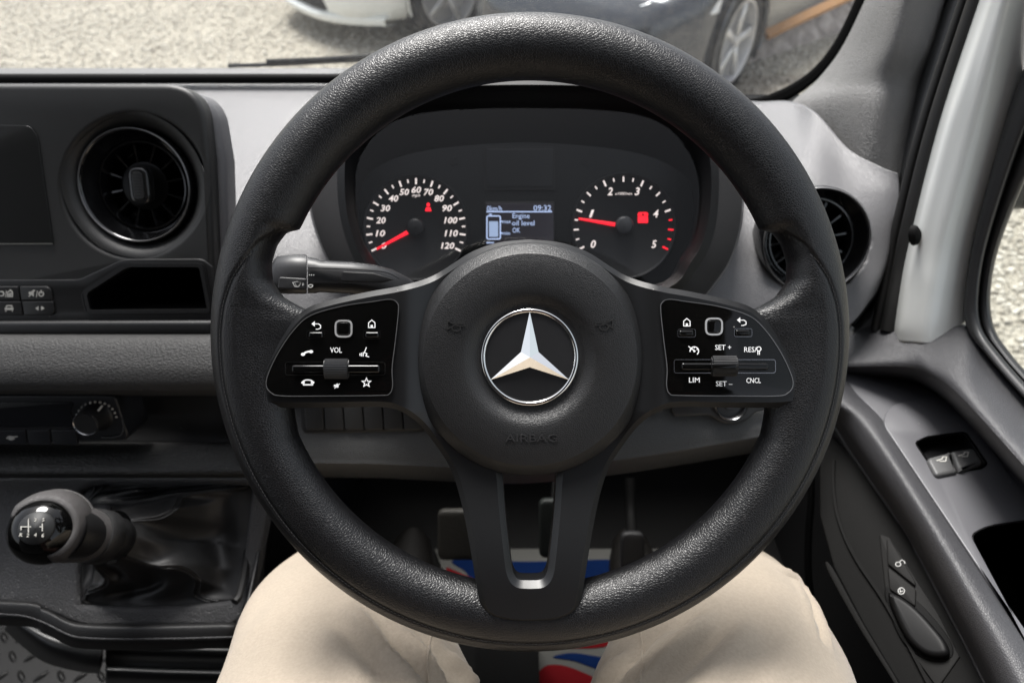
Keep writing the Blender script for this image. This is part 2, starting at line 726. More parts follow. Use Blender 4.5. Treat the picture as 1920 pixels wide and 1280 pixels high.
def icon(name, par, paths=(), fills=(), w_=1.5, fr=WF, h=None, mt=None):
    return strokes(name, fr, paths, w_, (PZ + .0006) if h is None else h, mt or M_print, par, fills=fills)


def knurl(name, cx, cy, wpx, hpx, par):
    c = wl(cx, cy, PZ)
    hw, r = wpx * K / 2, hpx * K / 2
    vs, fs = [], []
    nu, nv = 49, 60
    for i in range(nu):
        x = -hw + 2 * hw * i / (nu - 1)
        edge = 1 if 2 < i < nu - 3 else (.9 if 0 < i < nu - 1 else .6)
        for j in range(nv):
            a = 2 * pi * j / nv
            tooth = .00045 * ((i % 2) * (j % 2)) if 2 < i < nu - 3 else 0
            rr = r * edge + tooth - .00012
            vs.append((c.x + x, c.y + rr * cos(a), c.z - r * .35 + rr * .8 * sin(a)))
    fs = [(i * nv + j, (i + 1) * nv + j, (i + 1) * nv + (j + 1) % nv, i * nv + (j + 1) % nv) for i in range(nu - 1) for j in range(nv)]
    fs += [tuple(range(nv)), tuple(range((nu - 1) * nv, nu * nv))]
    return obj(name, vs, fs, M_grip, par, 20)


def rrect(x0, y0, x1, y1, r):
    return fillet([(x0, y0, r), (x1, y0, r), (x1, y1, r), (x0, y1, r)], 5)


def panel(out, sx):
    p = plate('control_panel', WF, [out], PZ, .003, M_gloss, wheel, .0004)
    strokes('panel_edging', WF, [out + [out[0]]], 1.3, PZ + .0003, M_edge, p, .0008)
    return p


def bar(par, x0, y0, x1, y1):
    strokes('button_frame', WF, [rrect(x0 - 3, y0 - 2, x1 + 3, y1 + 2, 4) + [rrect(x0 - 3, y0 - 2, x1 + 3, y1 + 2, 4)[0]]], 1.0, PZ + .0003, M_dchrome, par, .0005)
    plate('button', WF, [rrect(x0, y0, x1, y1, 3)], PZ + .0018, .003, M_gloss, par, .0012, 3)


def pad(par, cx, cy):
    plate('touch_pad', WF, [rrect(cx - 12, cy - 12, cx + 12, cy + 12, 7)], PZ + .0008, .002, M_gloss, par, .0006)
    q = rrect(cx - 15, cy - 15, cx + 15, cy + 15, 10)
    strokes('pad_frame', WF, [q + [q[0]]], 3.2, PZ + .0009, mat('satin silver', (.62, .62, .62), .4, metal=.55), par, .001)


lp = panel(PL, 1)
pad(lp, 644, 616)
bar(lp, 578, 622, 605, 633)
bar(lp, 684, 622, 710, 633)
icon('back_symbol', lp, **backarrow(593, 611))
icon('home_symbol', lp, **house(697, 607))
icon('call_symbol', lp, [cr([(567, 665), (572, 661), (578, 659), (584, 659)], 4)], [ell(568, 664, 4, 3, 10), ell(583, 659, 4, 3, 10)], 3.4)
text('VOL', WF, 630, 656, 10, PZ + .0006, M_print, lp, 22)
icon('voice_symbol', lp, [[(687, 651), (683, 661), (688, 663), (686, 667), (692, 669)], [(681, 660), (681, 668)], [(678, 661), (678, 668)], [(675, 662), (675, 667)]], [], 1.6)
q = rrect(535, 679, 722, 703, 5)
strokes('rocker_frame', WF, [q + [q[0]]], 1.3, PZ + .0003, M_dchrome, lp, .0005)
plate('rocker', WF, [rrect(546, 684, 712, 699, 5)], PZ + .0022, .003, M_gloss, lp, .0014, 3)
knurl('volume_roller', 631, 691, 47, 41, lp)
icon('hang_up_symbol', lp, [cr([(567, 716), (571, 713), (577, 712), (583, 713), (587, 716)], 4), [(568, 721), (587, 721)]], [ell(568, 717, 3.5, 2.5, 10), ell(586, 717, 3.5, 2.5, 10)], 2.6)
icon('mute_symbol', lp, [[(627, 728), (637, 719)], [(634, 726), (634, 720)]], [[(626, 721), (629, 721), (633, 718), (633, 727), (629, 725), (626, 725)]], 1.3)
st = [(687 + (8.5 if k % 2 == 0 else 3.6) * sin(pi * k / 5), 717 - (8.5 if k % 2 == 0 else 3.6) * cos(pi * k / 5)) for k in range(10)]
icon('star_symbol', lp, [st + [st[0]]], [], 1.8)

rp_ = panel(PRR, -1)
pad(rp_, 1339, 612)
bar(rp_, 1274, 619, 1301, 630)
bar(rp_, 1380, 618, 1407, 629)
icon('home_symbol', rp_, **house(1288, 604))
icon('back_symbol', rp_, **backarrow(1391, 604))
sp = ell(1302, 658, 8, 8, 18, -50, 190)
icon('cruise_symbol', rp_, [sp, [(1302, 658), (1296, 652)], [(1295, 652), (1291, 649)]] + [[(1302 + 5 * cos(R(a)), 658 - 5 * sin(R(a))), (1302 + 8 * cos(R(a)), 658 - 8 * sin(R(a)))] for a in (30, 90, 150)], [ell(1302, 658, 2.2, 2.2, 8)], 1.8)
text('SET +', WF, 1356, 651, 9.5, PZ + .0006, M_print, rp_, 30)
text('RES/', WF, 1407, 655, 9.5, PZ + .0006, M_print, rp_, 23)
icon('resume_symbol', rp_, [ell(1423, 654, 4, 4, 12) + [ell(1423, 654, 4, 4, 12)[0]], [(1421, 658), (1421, 665)], [(1424, 658), (1424, 665)]], [], 1.5)
q = rrect(1264, 674, 1454, 699, 5)
strokes('rocker_frame', WF, [q + [q[0]]], 1.3, PZ + .0003, M_dchrome, rp_, .0005)
plate('rocker', WF, [rrect(1278, 680, 1442, 694, 5)], PZ + .0022, .003, M_gloss, rp_, .0014, 3)
knurl('speed_roller', 1358, 686, 49, 42, rp_)
plate('roller_band', WF, [rrect(1334, 681, 1382, 692, 2)], PZ + .0062, .003, M_gloss, rp_, .001)
text('LIM', WF, 1302, 712, 9.5, PZ + .0006, M_print, rp_, 20)
text('CNCL', WF, 1413, 713, 9.5, PZ + .0006, M_print, rp_, 27)
text('SET –', WF, 1358, 719, 9.5, PZ + .0006, M_print, rp_, 31)

# ================================================================== DASHBOARD
DF = Fr(C(700, 400, .68), tilt=25)
dash = thing('dashboard', 'dark grey grained dashboard running across the cab behind the wheel', 'dashboard', DF)

POD_IN = cr([(660, 330), (672, 262), (722, 206), (800, 182), (985, 176), (1170, 182), (1255, 206), (1302, 262), (1320, 330), (1312, 420), (1285, 480), (1225, 535), (985, 570), (760, 548), (702, 492), (668, 420)], 6, True)
POD_RIM = cr([(632, 330), (642, 252), (692, 188), (790, 152), (985, 142), (1180, 152), (1282, 188), (1335, 256), (1348, 330), (1340, 430), (1308, 502), (1240, 560), (985, 600), (740, 572), (676, 508), (641, 420)], 6, True)
POD_FACE = cr([(578, 330), (588, 235), (622, 160), (740, 95), (985, 72), (1200, 95), (1310, 150), (1372, 235), (1392, 330), (1388, 430), (1350, 520), (1260, 590), (985, 640), (720, 600), (634, 520), (588, 420)], 6, True)


def inside(poly, x, y):
    c = False
    n = len(poly)
    j = n - 1
    for i in range(n):
        xi, yi = poly[i][:2]
        xj, yj = poly[j][:2]
        if (yi > y) != (yj > y) and x < (xj - xi) * (y - yi) / (yj - yi) + xi:
            c = not c
        j = i
    return c


def shrink(poly, k, cx, cy):
    return [(cx + (x - cx) * k, cy + (y - cy) * k) for x, y in poly]


VR = (1532, 452)
podhole = shrink(POD_FACE, .92, 985, 350)


def dash_hole(x, y):
    return inside(podhole, x, y) or ((x - VR[0]) ** 2 + (y - VR[1]) ** 2 < 98 ** 2) or (x < 424 and y > 225)


ST = [(152, .88), (250, .80), (350, .73), (450, .675), (530, .655), (620, .645), (700, .64)]
cols = [[(x, p, d) for p, d in ST] for x in (-500, 0, 340, 430, 500, 570, 620, 800, 1000, 1200, 1320)]
d2 = [.86, .80, .735, .685, .665, .655, .655]
cols += [[(1400, p, d) for p, d in zip([188, 250, 330, 420, 500, 580, 640], d2)],
         [(1480, p, d) for p, d in zip([190, 250, 325, 410, 490, 570, 640], [.835, .775, .715, .682, .665, .655, .655])],
         [(1530, p, d) for p, d in zip([212, 265, 335, 415, 490, 570, 630], [.775, .74, .70, .678, .665, .66, .66])],
         [(1590, p, d) for p, d in zip([278, 310, 355, 420, 490, 560, 612], [.725, .712, .693, .677, .67, .665, .665])],
         [(x, p, d) for x, p, d in zip([1650, 1655, 1660, 1660, 1655, 1645, 1630], [312, 335, 365, 420, 480, 525, 565], [.695, .69, .684, .678, .675, .672, .672])],
         [(x, p, d) for x, p, d in zip([1683, 1685, 1685, 1681, 1673, 1662, 1645], [325, 340, 365, 405, 455, 500, 545], [.685, .685, .684, .683, .684, .684, .684])]]
skin('dash_top', cols, M_dash, dash, 12, 12, dash_hole, .004)
# end cheek of the dash beside the door
ck = [(1683, 325, .70), (1685, 345, .70), (1685, 365, .695), (1681, 405, .69), (1673, 455, .688), (1662, 500, .686), (1645, 545, .684), (1600, 612, .67)]
skin('dash_cheek', [ck, [(x + 5, y + 2, d + .09) for x, y, d in ck]], M_black, dash, 3, 4)


def loft_rings(name, rings, mt, parent, ang=50):
    n = len(rings[0][0])
    vs = []
    for lp, d in rings:
        for i, (x, y) in enumerate(lp):
            vs.append(C(x, y, d(x, y) if callable(d) else d))
    m = len(rings)
    fs = [(i * n + k, i * n + (k + 1) % n, (i + 1) * n + (k + 1) % n, (i + 1) * n + k) for i in range(m - 1) for k in range(n)]
    return lpart(name, vs, fs, mt, parent, ang)


def bl(a, b, t):
    return [(p[0] * (1 - t) + q[0] * t, p[1] * (1 - t) + q[1] * t) for p, q in zip(a, b)]


FACE_OUT = cr([(684, 350), (712, 316), (765, 293), (850, 278), (985, 270), (1120, 278), (1205, 293), (1258, 316), (1290, 350), (1296, 430), (1275, 480), (1220, 540), (985, 575), (765, 550), (705, 490), (676, 430)], 6, True)


def dd(base):
    return lambda x, y: base + (350 - y) * .00012


loft_rings('hood_rim', [(FACE_OUT, .640), (POD_IN, dd(.585)), (bl(POD_IN, POD_RIM, .5), dd(.572)), (POD_RIM, dd(.578))], mat('hood black', (.0025, .0025, .003), .45, spec=.2), dash)
M_pod = mat('pod plastic shaded', (.022, .0215, .0225), .65, spec=.2, bump=('leather', 700, .15, .0003))  # hood plastic darkened so its face looks in shade
loft_rings('hood_face', [(POD_RIM, dd(.5785)), (bl(POD_RIM, POD_FACE, .35), dd(.586)), (bl(POD_RIM, POD_FACE, .8), dd(.596)), (bl(POD_RIM, POD_FACE, .95), dd(.601))], M_pod, dash, 60)
loft_rings('instrument_hood', [(bl(POD_RIM, POD_FACE, .945), dd(.6012)), (bl(POD_RIM, POD_FACE, .98), dd(.603)), (POD_FACE, dd(.612)), (shrink(POD_FACE, 1.004, 985, 350), dd(.64)),
                               (shrink(POD_FACE, .985, 985, 350), lambda x, y: .72 + (350 - y) * .0004)], M_dash, dash, 60)

# seal at the foot of the windscreen
skin('windscreen_ledge', [[(x, 128, .95), (x, 136, .93), (x, 142, .915)] for x in (-500, 0, 400, 700)], mat('ledge grey', (.10, .10, .10), .5), dash, 3, 2)
skin('windscreen_seal', [[(x, 141, .915), (x, 147, .90), (x, 154, .888), (x, 162, .885)] for x in (-500, 0, 590, 700)], M_black, dash, 3, 3)

lpart('seal_bead', *tube([C(x, 148, .866) for x in (-500, 0, 300, 590, 760)], .0062, 12), M_black, dash)
# padded band under the console
skin('padded_band', [[(x, 622, .635), (x, 634, .612), (x, 680, .604), (x, 712, .605), (x, 726, .609), (x, 735, .618), (x, 742, .66)] for x in (-500, -100, 300, 600)], M_band, dash, 4, 5)
skin('shelf_back', [[(x, 728, .70), (x, 790, .71), (x, 840, .70)] for x in (-500, 0, 600)], M_slabs, dash, 3, 3)
M_low = mat('lower dash grain', (.022, .022, .021), .55, bump=[('streak', 480, .9, .002)])
skin('lower_dash', [[(x, 829, .70), (x, 838, .688), (x, 870, .668), (x, 886, .664), (x, 893, .672), (x, 896, .70)] for x in (-500, 0, 300, 600)], M_low, dash, 3, 5)

# knee panel behind the wheel
M_knee = mat('knee panel plastic', (.045, .046, .046), .5, bump=('leather', 620, .35, .0006))
kc = []
for x, b in ((500, 872), (700, 874), (840, 880), (985, 884), (1150, 868), (1300, 846), (1450, 820), (1520, 806)):
    kc.append([(x, 640, .66), (x, 735, .64), (x, 800 - (884 - b) * .4, .632), (x, b - 14, .628), (x, b, .636), (x, b + 22, .70)])
skin('knee_panel', kc, M_knee, dash, 5, 6)
KP = Fr(C(700, 790, .632), tilt=36)
o = plate('switch_bezel', DF, [rrect(0, 0, 1, 1, .1)], 0, .001, M_slabs, dash) if False else None
kp = thing('switch_bank', 'row of blank black switch covers low behind the wheel', 'switch panel', KP)
plate('bezel', KP, [fillet([(560, 752), (566, 812, 12), (800, 808, 10), (790, 752)])], .0035, .004, M_slabs, kp, .001)
for k in range(6):
    x0, x1 = 573 + 37 * k, 608 + 37 * k
    plate('blank_switch', KP, [fillet([(x0 - 4, 745, 2), (x1 - 4, 745, 2), (x1, 806, 5), (x0, 806, 5)])], .0065, .004, mat('blank switch', (.014, .014, .014), .5) if k == 0 else bpy.data.materials['blank switch'], kp, .0012)
IG = Fr(C(1370, 765, .628), tilt=36)
ig = thing('ignition_switch', 'round key switch with metal collar under the steering wheel', 'ignition switch', IG)
plate('surround', IG, [fillet([(1254, 730), (1260, 781, 12), (1330, 778, 8), (1352, 792, 10), (1375, 796, 10), (1402, 788, 10), (1416, 773, 8), (1452, 764), (1452, 730)])], .0045, .004, M_slabs, ig, .0015)
c = IG.L(1369, 756, .006)
km = IG.mpp(1369, 756)
obj('collar', *lathe([(25 * km, .004), (26 * km, .009), (29 * km, .0105), (32 * km, .009), (33 * km, .004)], 48, (c.x, c.y, 0)), M_dchrome, ig)
obj('key_barrel', *lathe([(0, .0072), (12 * km, .0072), (13 * km, .006), (25 * km, .0055)], 40, (c.x, c.y, 0)), M_slabs, ig)
plate('blank_switch', IG, [fillet([(1212, 742, 4), (1240, 742, 4), (1244, 772, 5), (1216, 775, 5)])], .0035, .004, M_slabs, ig, .001)

# ================================================================== INSTRUMENT CLUSTER
CF = Fr(C(985, 400, .628), tilt=34)
cl = thing('instrument_cluster', 'instrument cluster with lit speedometer, rev counter and small display', 'instrument cluster', CF)
M_face = mat('cluster face', (.0065, .0075, .0078), .55, spec=.3)
plate('face_plate', CF, [shrink(FACE_OUT, 1.02, 985, 400)], 0, .004, M_face, cl, .0005)
M_num = mat('lit numerals', (.5, .47, .46), .6, emis=(1, .88, .84, .30))
M_red = mat('lit red', (.5, .02, .02), .5, emis=(1, .012, .03, .52))
M_dial = mat('dial face', (.004, .0045, .005), .5)


def dial(cx, cy, name, n, vals, redfrom):
    c = CF.L(cx, cy, 0)
    k = CF.mpp(cx, cy)
    g = obj(name, *lathe([(0, .0008), (93 * k, .0008), (94 * k, .0012)], 80, (c.x, c.y, 0)), M_dial, cl)
    obj('dial_ring', *lathe([(93.5 * k, .0008), (94.5 * k, .0024), (97 * k, .003), (99.5 * k, .0012), (100 * k, 0)], 80, (c.x, c.y, 0)), mat('dial ring', (.018, .019, .02), .4) if 'dial ring' not in bpy.data.materials else bpy.data.materials['dial ring'], g)
    wt, rt = [], []
    for i in range(n + 1):
        a = R(207 - 234 * i / n)
        major = i % (n // (len(vals) - 1)) == 0
        half_ = len(vals) == 6 and i % 2 == 0
        r0, r1, wd = (82.5, 94, 3.2) if major else ((84, 94, 2.8) if half_ else (86, 92.5, 2.5))
        q = [(cx + r * cos(a), cy - r * sin(a)) for r in (r0, r1)]
        (rt if i > redfrom else wt).append((q, wd))
    for nm, lst, mt in (('tick_mark', wt, M_num), ('tick_mark', rt, M_red)):
        for q, wd in lst:
            strokes(nm, CF, [q], wd, .0013, mt, g)
    for i, v in enumerate(vals):
        a = R(207 - 234 * i / (len(vals) - 1))
        rx = 68 - (2 if len(v) > 2 else 0) - (4 if len(vals) == 6 else 0)
        text(v, CF, cx + rx * cos(a) + .5, cy - 72 * sin(a), 11 if len(vals) > 6 else 13.5, .0013, M_num, g, {1: 9.5, 2: 18, 3: 25}[len(v)], shear=.2, name='numeral', bold=.02)
    return g


g1 = dial(780, 428, 'speedometer_dial', 24, [str(10 * i) for i in range(13)], 99)
text('mph', CF, 780, 366, 5.5, .0013, M_num, g1, 15, .2)
g2 = dial(1169, 425, 'rev_counter_dial', 20, [str(i) for i in range(6)], 16)
text('x1000/min', CF, 1169, 363, 5, .0013, M_num, g2, 32, .2)


def needle(g, cx, cy, tx, ty, bx, by, hubm):
    c = CF.L(cx, cy, 0)
    k = CF.mpp(cx, cy)
    a, b = V(CF.L(bx, by, .005)), V(CF.L(tx, ty, .0045))
    t = (b - a).normalized()
    nn = V((-t.y, t.x, 0))
    vs = [a + nn * 3.6 * k, a - nn * 3.6 * k, b - nn * 1.8 * k, b + nn * 1.8 * k, a + nn * 2 * k + V((0, 0, .001)), a - nn * 2 * k + V((0, 0, .001)), b + V((0, 0, .0006))]
    obj('needle', vs, [(0, 1, 2, 3), (0, 1, 5, 4), (1, 2, 6, 5), (2, 3, 6), (3, 0, 4, 6), (4, 5, 6)], M_red, g, 10)
    t2 = V((-t.x, -t.y, 0))
    obj('needle_hub', *lathe([(0, .0085), (12 * k, .0083), (15.5 * k, .0075), (17 * k, .006), (17 * k, .001)], 40, (c.x, c.y, 0)), hubm, g)


needle(g1, 780, 427, 706, 467, 765, 435, mat('needle hub', (.010, .010, .011), .45))
needle(g2, 1169, 423, 1085, 410, 1153, 421, mat('needle hub grey', (.06, .062, .066), .4))
# warning lamps
strokes('seat_belt_lamp', CF, [], 1, .0014, M_red, g1, fills=[ell(803, 384, 3.2, 3.8, 12), [(799, 389), (807, 389), (809, 396), (797, 396)]])
strokes('warning_lamp', CF, [rrect(1197, 399, 1214, 406, 3) + [rrect(1197, 399, 1214, 406, 3)[0]]], 2.2, .0014, M_red, g2, fills=[rrect(1196, 406, 1215, 418, 2), rrect(1199, 399, 1204, 404, 1), rrect(1207, 399, 1212, 404, 1)])
M_blk2 = mat('unlit symbol', (.003, .003, .003), .6)
for cx, s in ((851, -1), (1100, 1)):
    strokes('turn_arrow', CF, [], 1, .0006, M_blk2, cl, fills=[[(cx - 9 * s, cy_) for cy_ in ()] or [(cx + 10 * s, 304), (cx, 294), (cx, 300), (cx - 9 * s, 300), (cx - 9 * s, 308), (cx, 308), (cx, 314)]])
# displays
M_line = mat('frame line', (.022, .024, .025), .5)
M_bez = mat('display bezel', (.0015, .0015, .0015), .5)
plate('upper_display', CF, [rrect(908, 274, 1041, 355, 5)], .0014, .002, M_bez, cl, .0004)
plate('upper_display_glass', CF, [rrect(913, 279, 1036, 350, 3)], .0018, .002, mat('unlit display', (.010, .011, .012), .4), cl, .0003)
q = rrect(908, 274, 1041, 355, 5)
strokes('upper_display_edge', CF, [q + [q[0]]], 2, .0016, M_blk2, cl)
ds = plate('info_display', CF, [rrect(908, 378, 1041, 470, 4)], .0014, .002, M_bez, cl, .0004)
plate('info_display_glass', CF, [rrect(911, 381, 1038, 466, 2)], .0018, .002, mat('lit display', (.01, .01, .012), .3, emis=(.5, .45, .6, .010)), cl, .0002)
M_lcd = mat('display text', (.3, .35, .5), .5, emis=(.52, .66, 1, .30))
text('0km/h', CF, 927, 391, 9.5, .0021, M_lcd, ds, 28)
text('09:32', CF, 1017, 390, 10, .0021, M_lcd, ds, 33)
strokes('display_rule', CF, [[(912, 397), (1035, 397)]], 2, .0021, M_lcd, ds)
text('Engine', CF, 977, 404.5, 9, .0021, M_lcd, ds, 32)
text('oil level', CF, 981, 418, 9, .0021, M_lcd, ds, 42)
text('OK', CF, 968, 431.5, 9, .0021, M_lcd, ds, 14)
text('max', CF, 950, 415, 6.5, .0021, M_lcd, ds, 16)
text('min', CF, 949, 437, 6.5, .0021, M_lcd, ds, 15)
q = rrect(913, 405, 938, 448, 3)
strokes('oil_symbol', CF, [q + [q[0]], [(917, 402), (922, 402)], [(938, 415), (942, 415)], [(938, 437), (942, 437)]], 2.2, .0021, M_lcd, ds)
strokes('oil_fill', CF, [], 1, .0020, mat('display fill', (.2, .25, .35), .5, emis=(.45, .58, .85, .22)), ds, fills=[[(917, 415), (934, 415), (934, 444), (917, 444)]])
strokes('display_rule', CF, [[(912, 455), (926, 455)]], 2, .0021, M_lcd, ds)


def glass_mat(name, refl=.06, tint=(1, 1, 1), rough=0.0, dirt=0.0, haze=0.0):
    m = bpy.data.materials.new(name)
    m.use_nodes = True
    t = m.node_tree
    t.nodes.remove(t.nodes['Principled BSDF'])
    tr = t.nodes.new('ShaderNodeBsdfTransparent')
    tr.inputs[0].default_value = (*tint, 1)
    gl = t.nodes.new('ShaderNodeBsdfGlossy')
    gl.inputs['Roughness'].default_value = rough
    mx = t.nodes.new('ShaderNodeMixShader')
    fr = t.nodes.new('ShaderNodeFresnel')
    fr.inputs['IOR'].default_value = 1.45
    mu = t.nodes.new('ShaderNodeMath')
    mu.operation = 'MULTIPLY'
    mu.inputs[1].default_value = refl / .04
    mu.use_clamp = True
    t.links.new(fr.outputs[0], mu.inputs[0])
    t.links.new(mu.outputs[0], mx.inputs[0])
    t.links.new(tr.outputs[0], mx.inputs[1])
    t.links.new(gl.outputs[0], mx.inputs[2])
    last = mx.outputs[0]
    if dirt or haze:
        df = t.nodes.new('ShaderNodeBsdfTranslucent')
        df.inputs[0].default_value = (.8, .8, .78, 1)
        tc = t.nodes.new('ShaderNodeTexCoord')
        n = t.nodes.new('ShaderNodeTexNoise')
        n.inputs['Scale'].default_value = 55
        n.inputs['Detail'].default_value = 8
        n.inputs['Roughness'].default_value = .75
        t.links.new(tc.outputs['Object'], n.inputs['Vector'])
        mr = t.nodes.new('ShaderNodeMapRange')
        mr.inputs['From Min'].default_value = .45
        mr.inputs['From Max'].default_value = .8
        mr.inputs['To Min'].default_value = haze  # constant part is a milky veil imitating glare on the windscreen
        mr.inputs['To Max'].default_value = haze + dirt
        t.links.new(n.outputs[0], mr.inputs['Value'])
        m2 = t.nodes.new('ShaderNodeMixShader')
        t.links.new(mr.outputs[0], m2.inputs[0])
        t.links.new(last, m2.inputs[1])
        t.links.new(df.outputs[0], m2.inputs[2])
        last = m2.outputs[0]
    t.links.new(last, t.nodes['Material Output'].inputs[0])
    return m


lens = [C(x, y, dd(.592)(x, y)) for x, y in shrink(POD_IN, 1.0, 985, 350)]
cen = C(985, 370, .588)
vs = lens + [V(p) * .45 + cen * .55 for p in lens] + [cen]
n = len(lens)
lpart('lens', vs, [(k, (k + 1) % n, n + (k + 1) % n, n + k) for k in range(n)] + [(n + k, n + (k + 1) % n, 2 * n) for k in range(n)], glass_mat('lens', .022), cl, 60)

# ================================================================== CENTRE CONSOLE SLAB
SF = Fr(C(200, 390, .602), tilt=28)
slab = thing('centre_console', 'black upright console panel with dark screen and open cubby', 'console', SF)
VL = (250, 348)
cub = fillet([(168, 584, 8), (160, 548, 10), (238, 498, 10), (374, 498, 10), (390, 582, 8)])
plate('front_panel', SF, [fillet([(-480, 157), (376, 157, 118), (392, 300), (404, 600), (404, 632), (-480, 634)], 10), ell(*VL, 133, n=64), cub], 0, .022, M_slab, slab, .005, 4)
plate('rear_housing', SF, [fillet([(-480, 168), (398, 168, 125), (420, 300), (430, 600), (432, 640), (-480, 642)], 10), ell(*VL, 135, n=64), shrink(cub, 1.22, 279, 541)], -.017, .030, M_dash, slab, .007, 4)
# dished surround of the vent
c = SF.L(*VL, 0)
k = SF.mpp(*VL)
obj('vent_dish', *lathe([(136 * k, -.0006), (132 * k, -.0009), (126 * k, -.0022), (119 * k, -.0050), (112 * k, -.0090), (107 * k, -.0125), (106 * k, -.02)], 80, (c.x, c.y, 0)), M_slab, slab, 60)
plate('lower_fascia', SF, [fillet([(-480, 527), (148, 524, 10), (230, 486, 14), (380, 485, 16), (398, 500), (403, 601), (-480, 604)]), cub], .0012, .003, M_slabs, slab, .0010)
strokes('cubby_lip', SF, [shrink(cub, 1.02, 275, 541) + [shrink(cub, 1.02, 275, 541)[0]]], 7, .0030, M_slabs, slab, .003)
strokes('cubby_lip', SF, [shrink(cub, 1.075, 275, 543) + [shrink(cub, 1.075, 275, 543)[0]]], 3, .0022, M_slabs, slab, .003)
n = len(cub)
f_ = [SF.L(x, y, 0) for x, y in cub]
vs = f_ + [V((p.x, p.y, -.09)) for p in f_]
obj('cubby_box', vs, [(k_, (k_ + 1) % n, n + (k_ + 1) % n, n + k_) for k_ in range(n)] + [tuple(range(n, 2 * n))], M_black, slab)
plate('bottom_lip', SF, [fillet([(-480, 604), (400, 601, 6), (406, 628, 10), (-480, 631)])], .0060, .010, M_slabs, slab, .0045, 4)
plate('screen', SF, [fillet([(-480, 235), (56, 235, 16), (70, 256, 8), (100, 458, 4), (-480, 461)])], .0010, .003, M_screen, slab, .0004)
strokes('screen_edge', SF, [[(-480, 459), (98, 457)]], 2.2, .0013, mat('screen edge', (.12, .12, .11), .4), slab)
btn = mat('console button', (.011, .011, .0115), .45)
for r_, (y0, y1) in enumerate(((537, 563), (565, 591))):
    s0, s1 = (0, 4) if r_ == 0 else (5, 9)
    for xa, xb in ((-150, -58), (-56, 33), (36, 94)):
        rr = 12 if (xb == 94) else 3
        plate('console_button', SF, [fillet([(xa + s0, y0, 3), (xb + s0, y0, rr if r_ == 0 else 3), (xb + s1, y1, rr if r_ == 1 else 3), (xa + s1, y1, 3)])], .0030, .004, btn, slab, .0008)


def cicon(nm, paths, fills=(), w_=2.0):
    strokes(nm, SF, paths, w_, .0033, M_bright, slab, fills=fills)


text('/', SF, 11, 551, 12, .0033, M_bright, slab)
cicon('home_symbol', [[(14, 556), (14, 548), (19, 544), (23, 548), (23, 556), (14, 556)], ell(19, 552, 2, 2, 8)])
cicon('back_symbol', [[(0, 547), (5, 547), (7, 550), (6, 554), (0, 555)]])
cicon('mute_symbol', [[(54, 556), (65, 544)]], [[(54, 547), (58, 547), (63, 543), (63, 556), (58, 552), (54, 552)]])
text('/', SF, 69, 551, 12, .0033, M_bright, slab)
cicon('power_symbol', [ell(77, 551, 4.4, 4.4, 14, 120, 420), [(77, 544), (77, 550)]])
cicon('car_symbol', [[(11, 576), (13, 573), (21, 573), (23, 576)], [(10, 583), (12, 583)], [(22, 583), (24, 583)]], [[(9, 577), (25, 577), (25, 581), (9, 581)]])
cicon('skip_symbol', [], [[(66, 578), (72, 574), (72, 582)], [(83, 578), (77, 574), (77, 582)]])


# ================================================================== AIR VENTS
M_vent = mat('vent gloss black', (.005, .005, .0055), .13, coat=.4)
M_vdark = mat('vent inside', (.002, .002, .0022), .3, spec=.15)


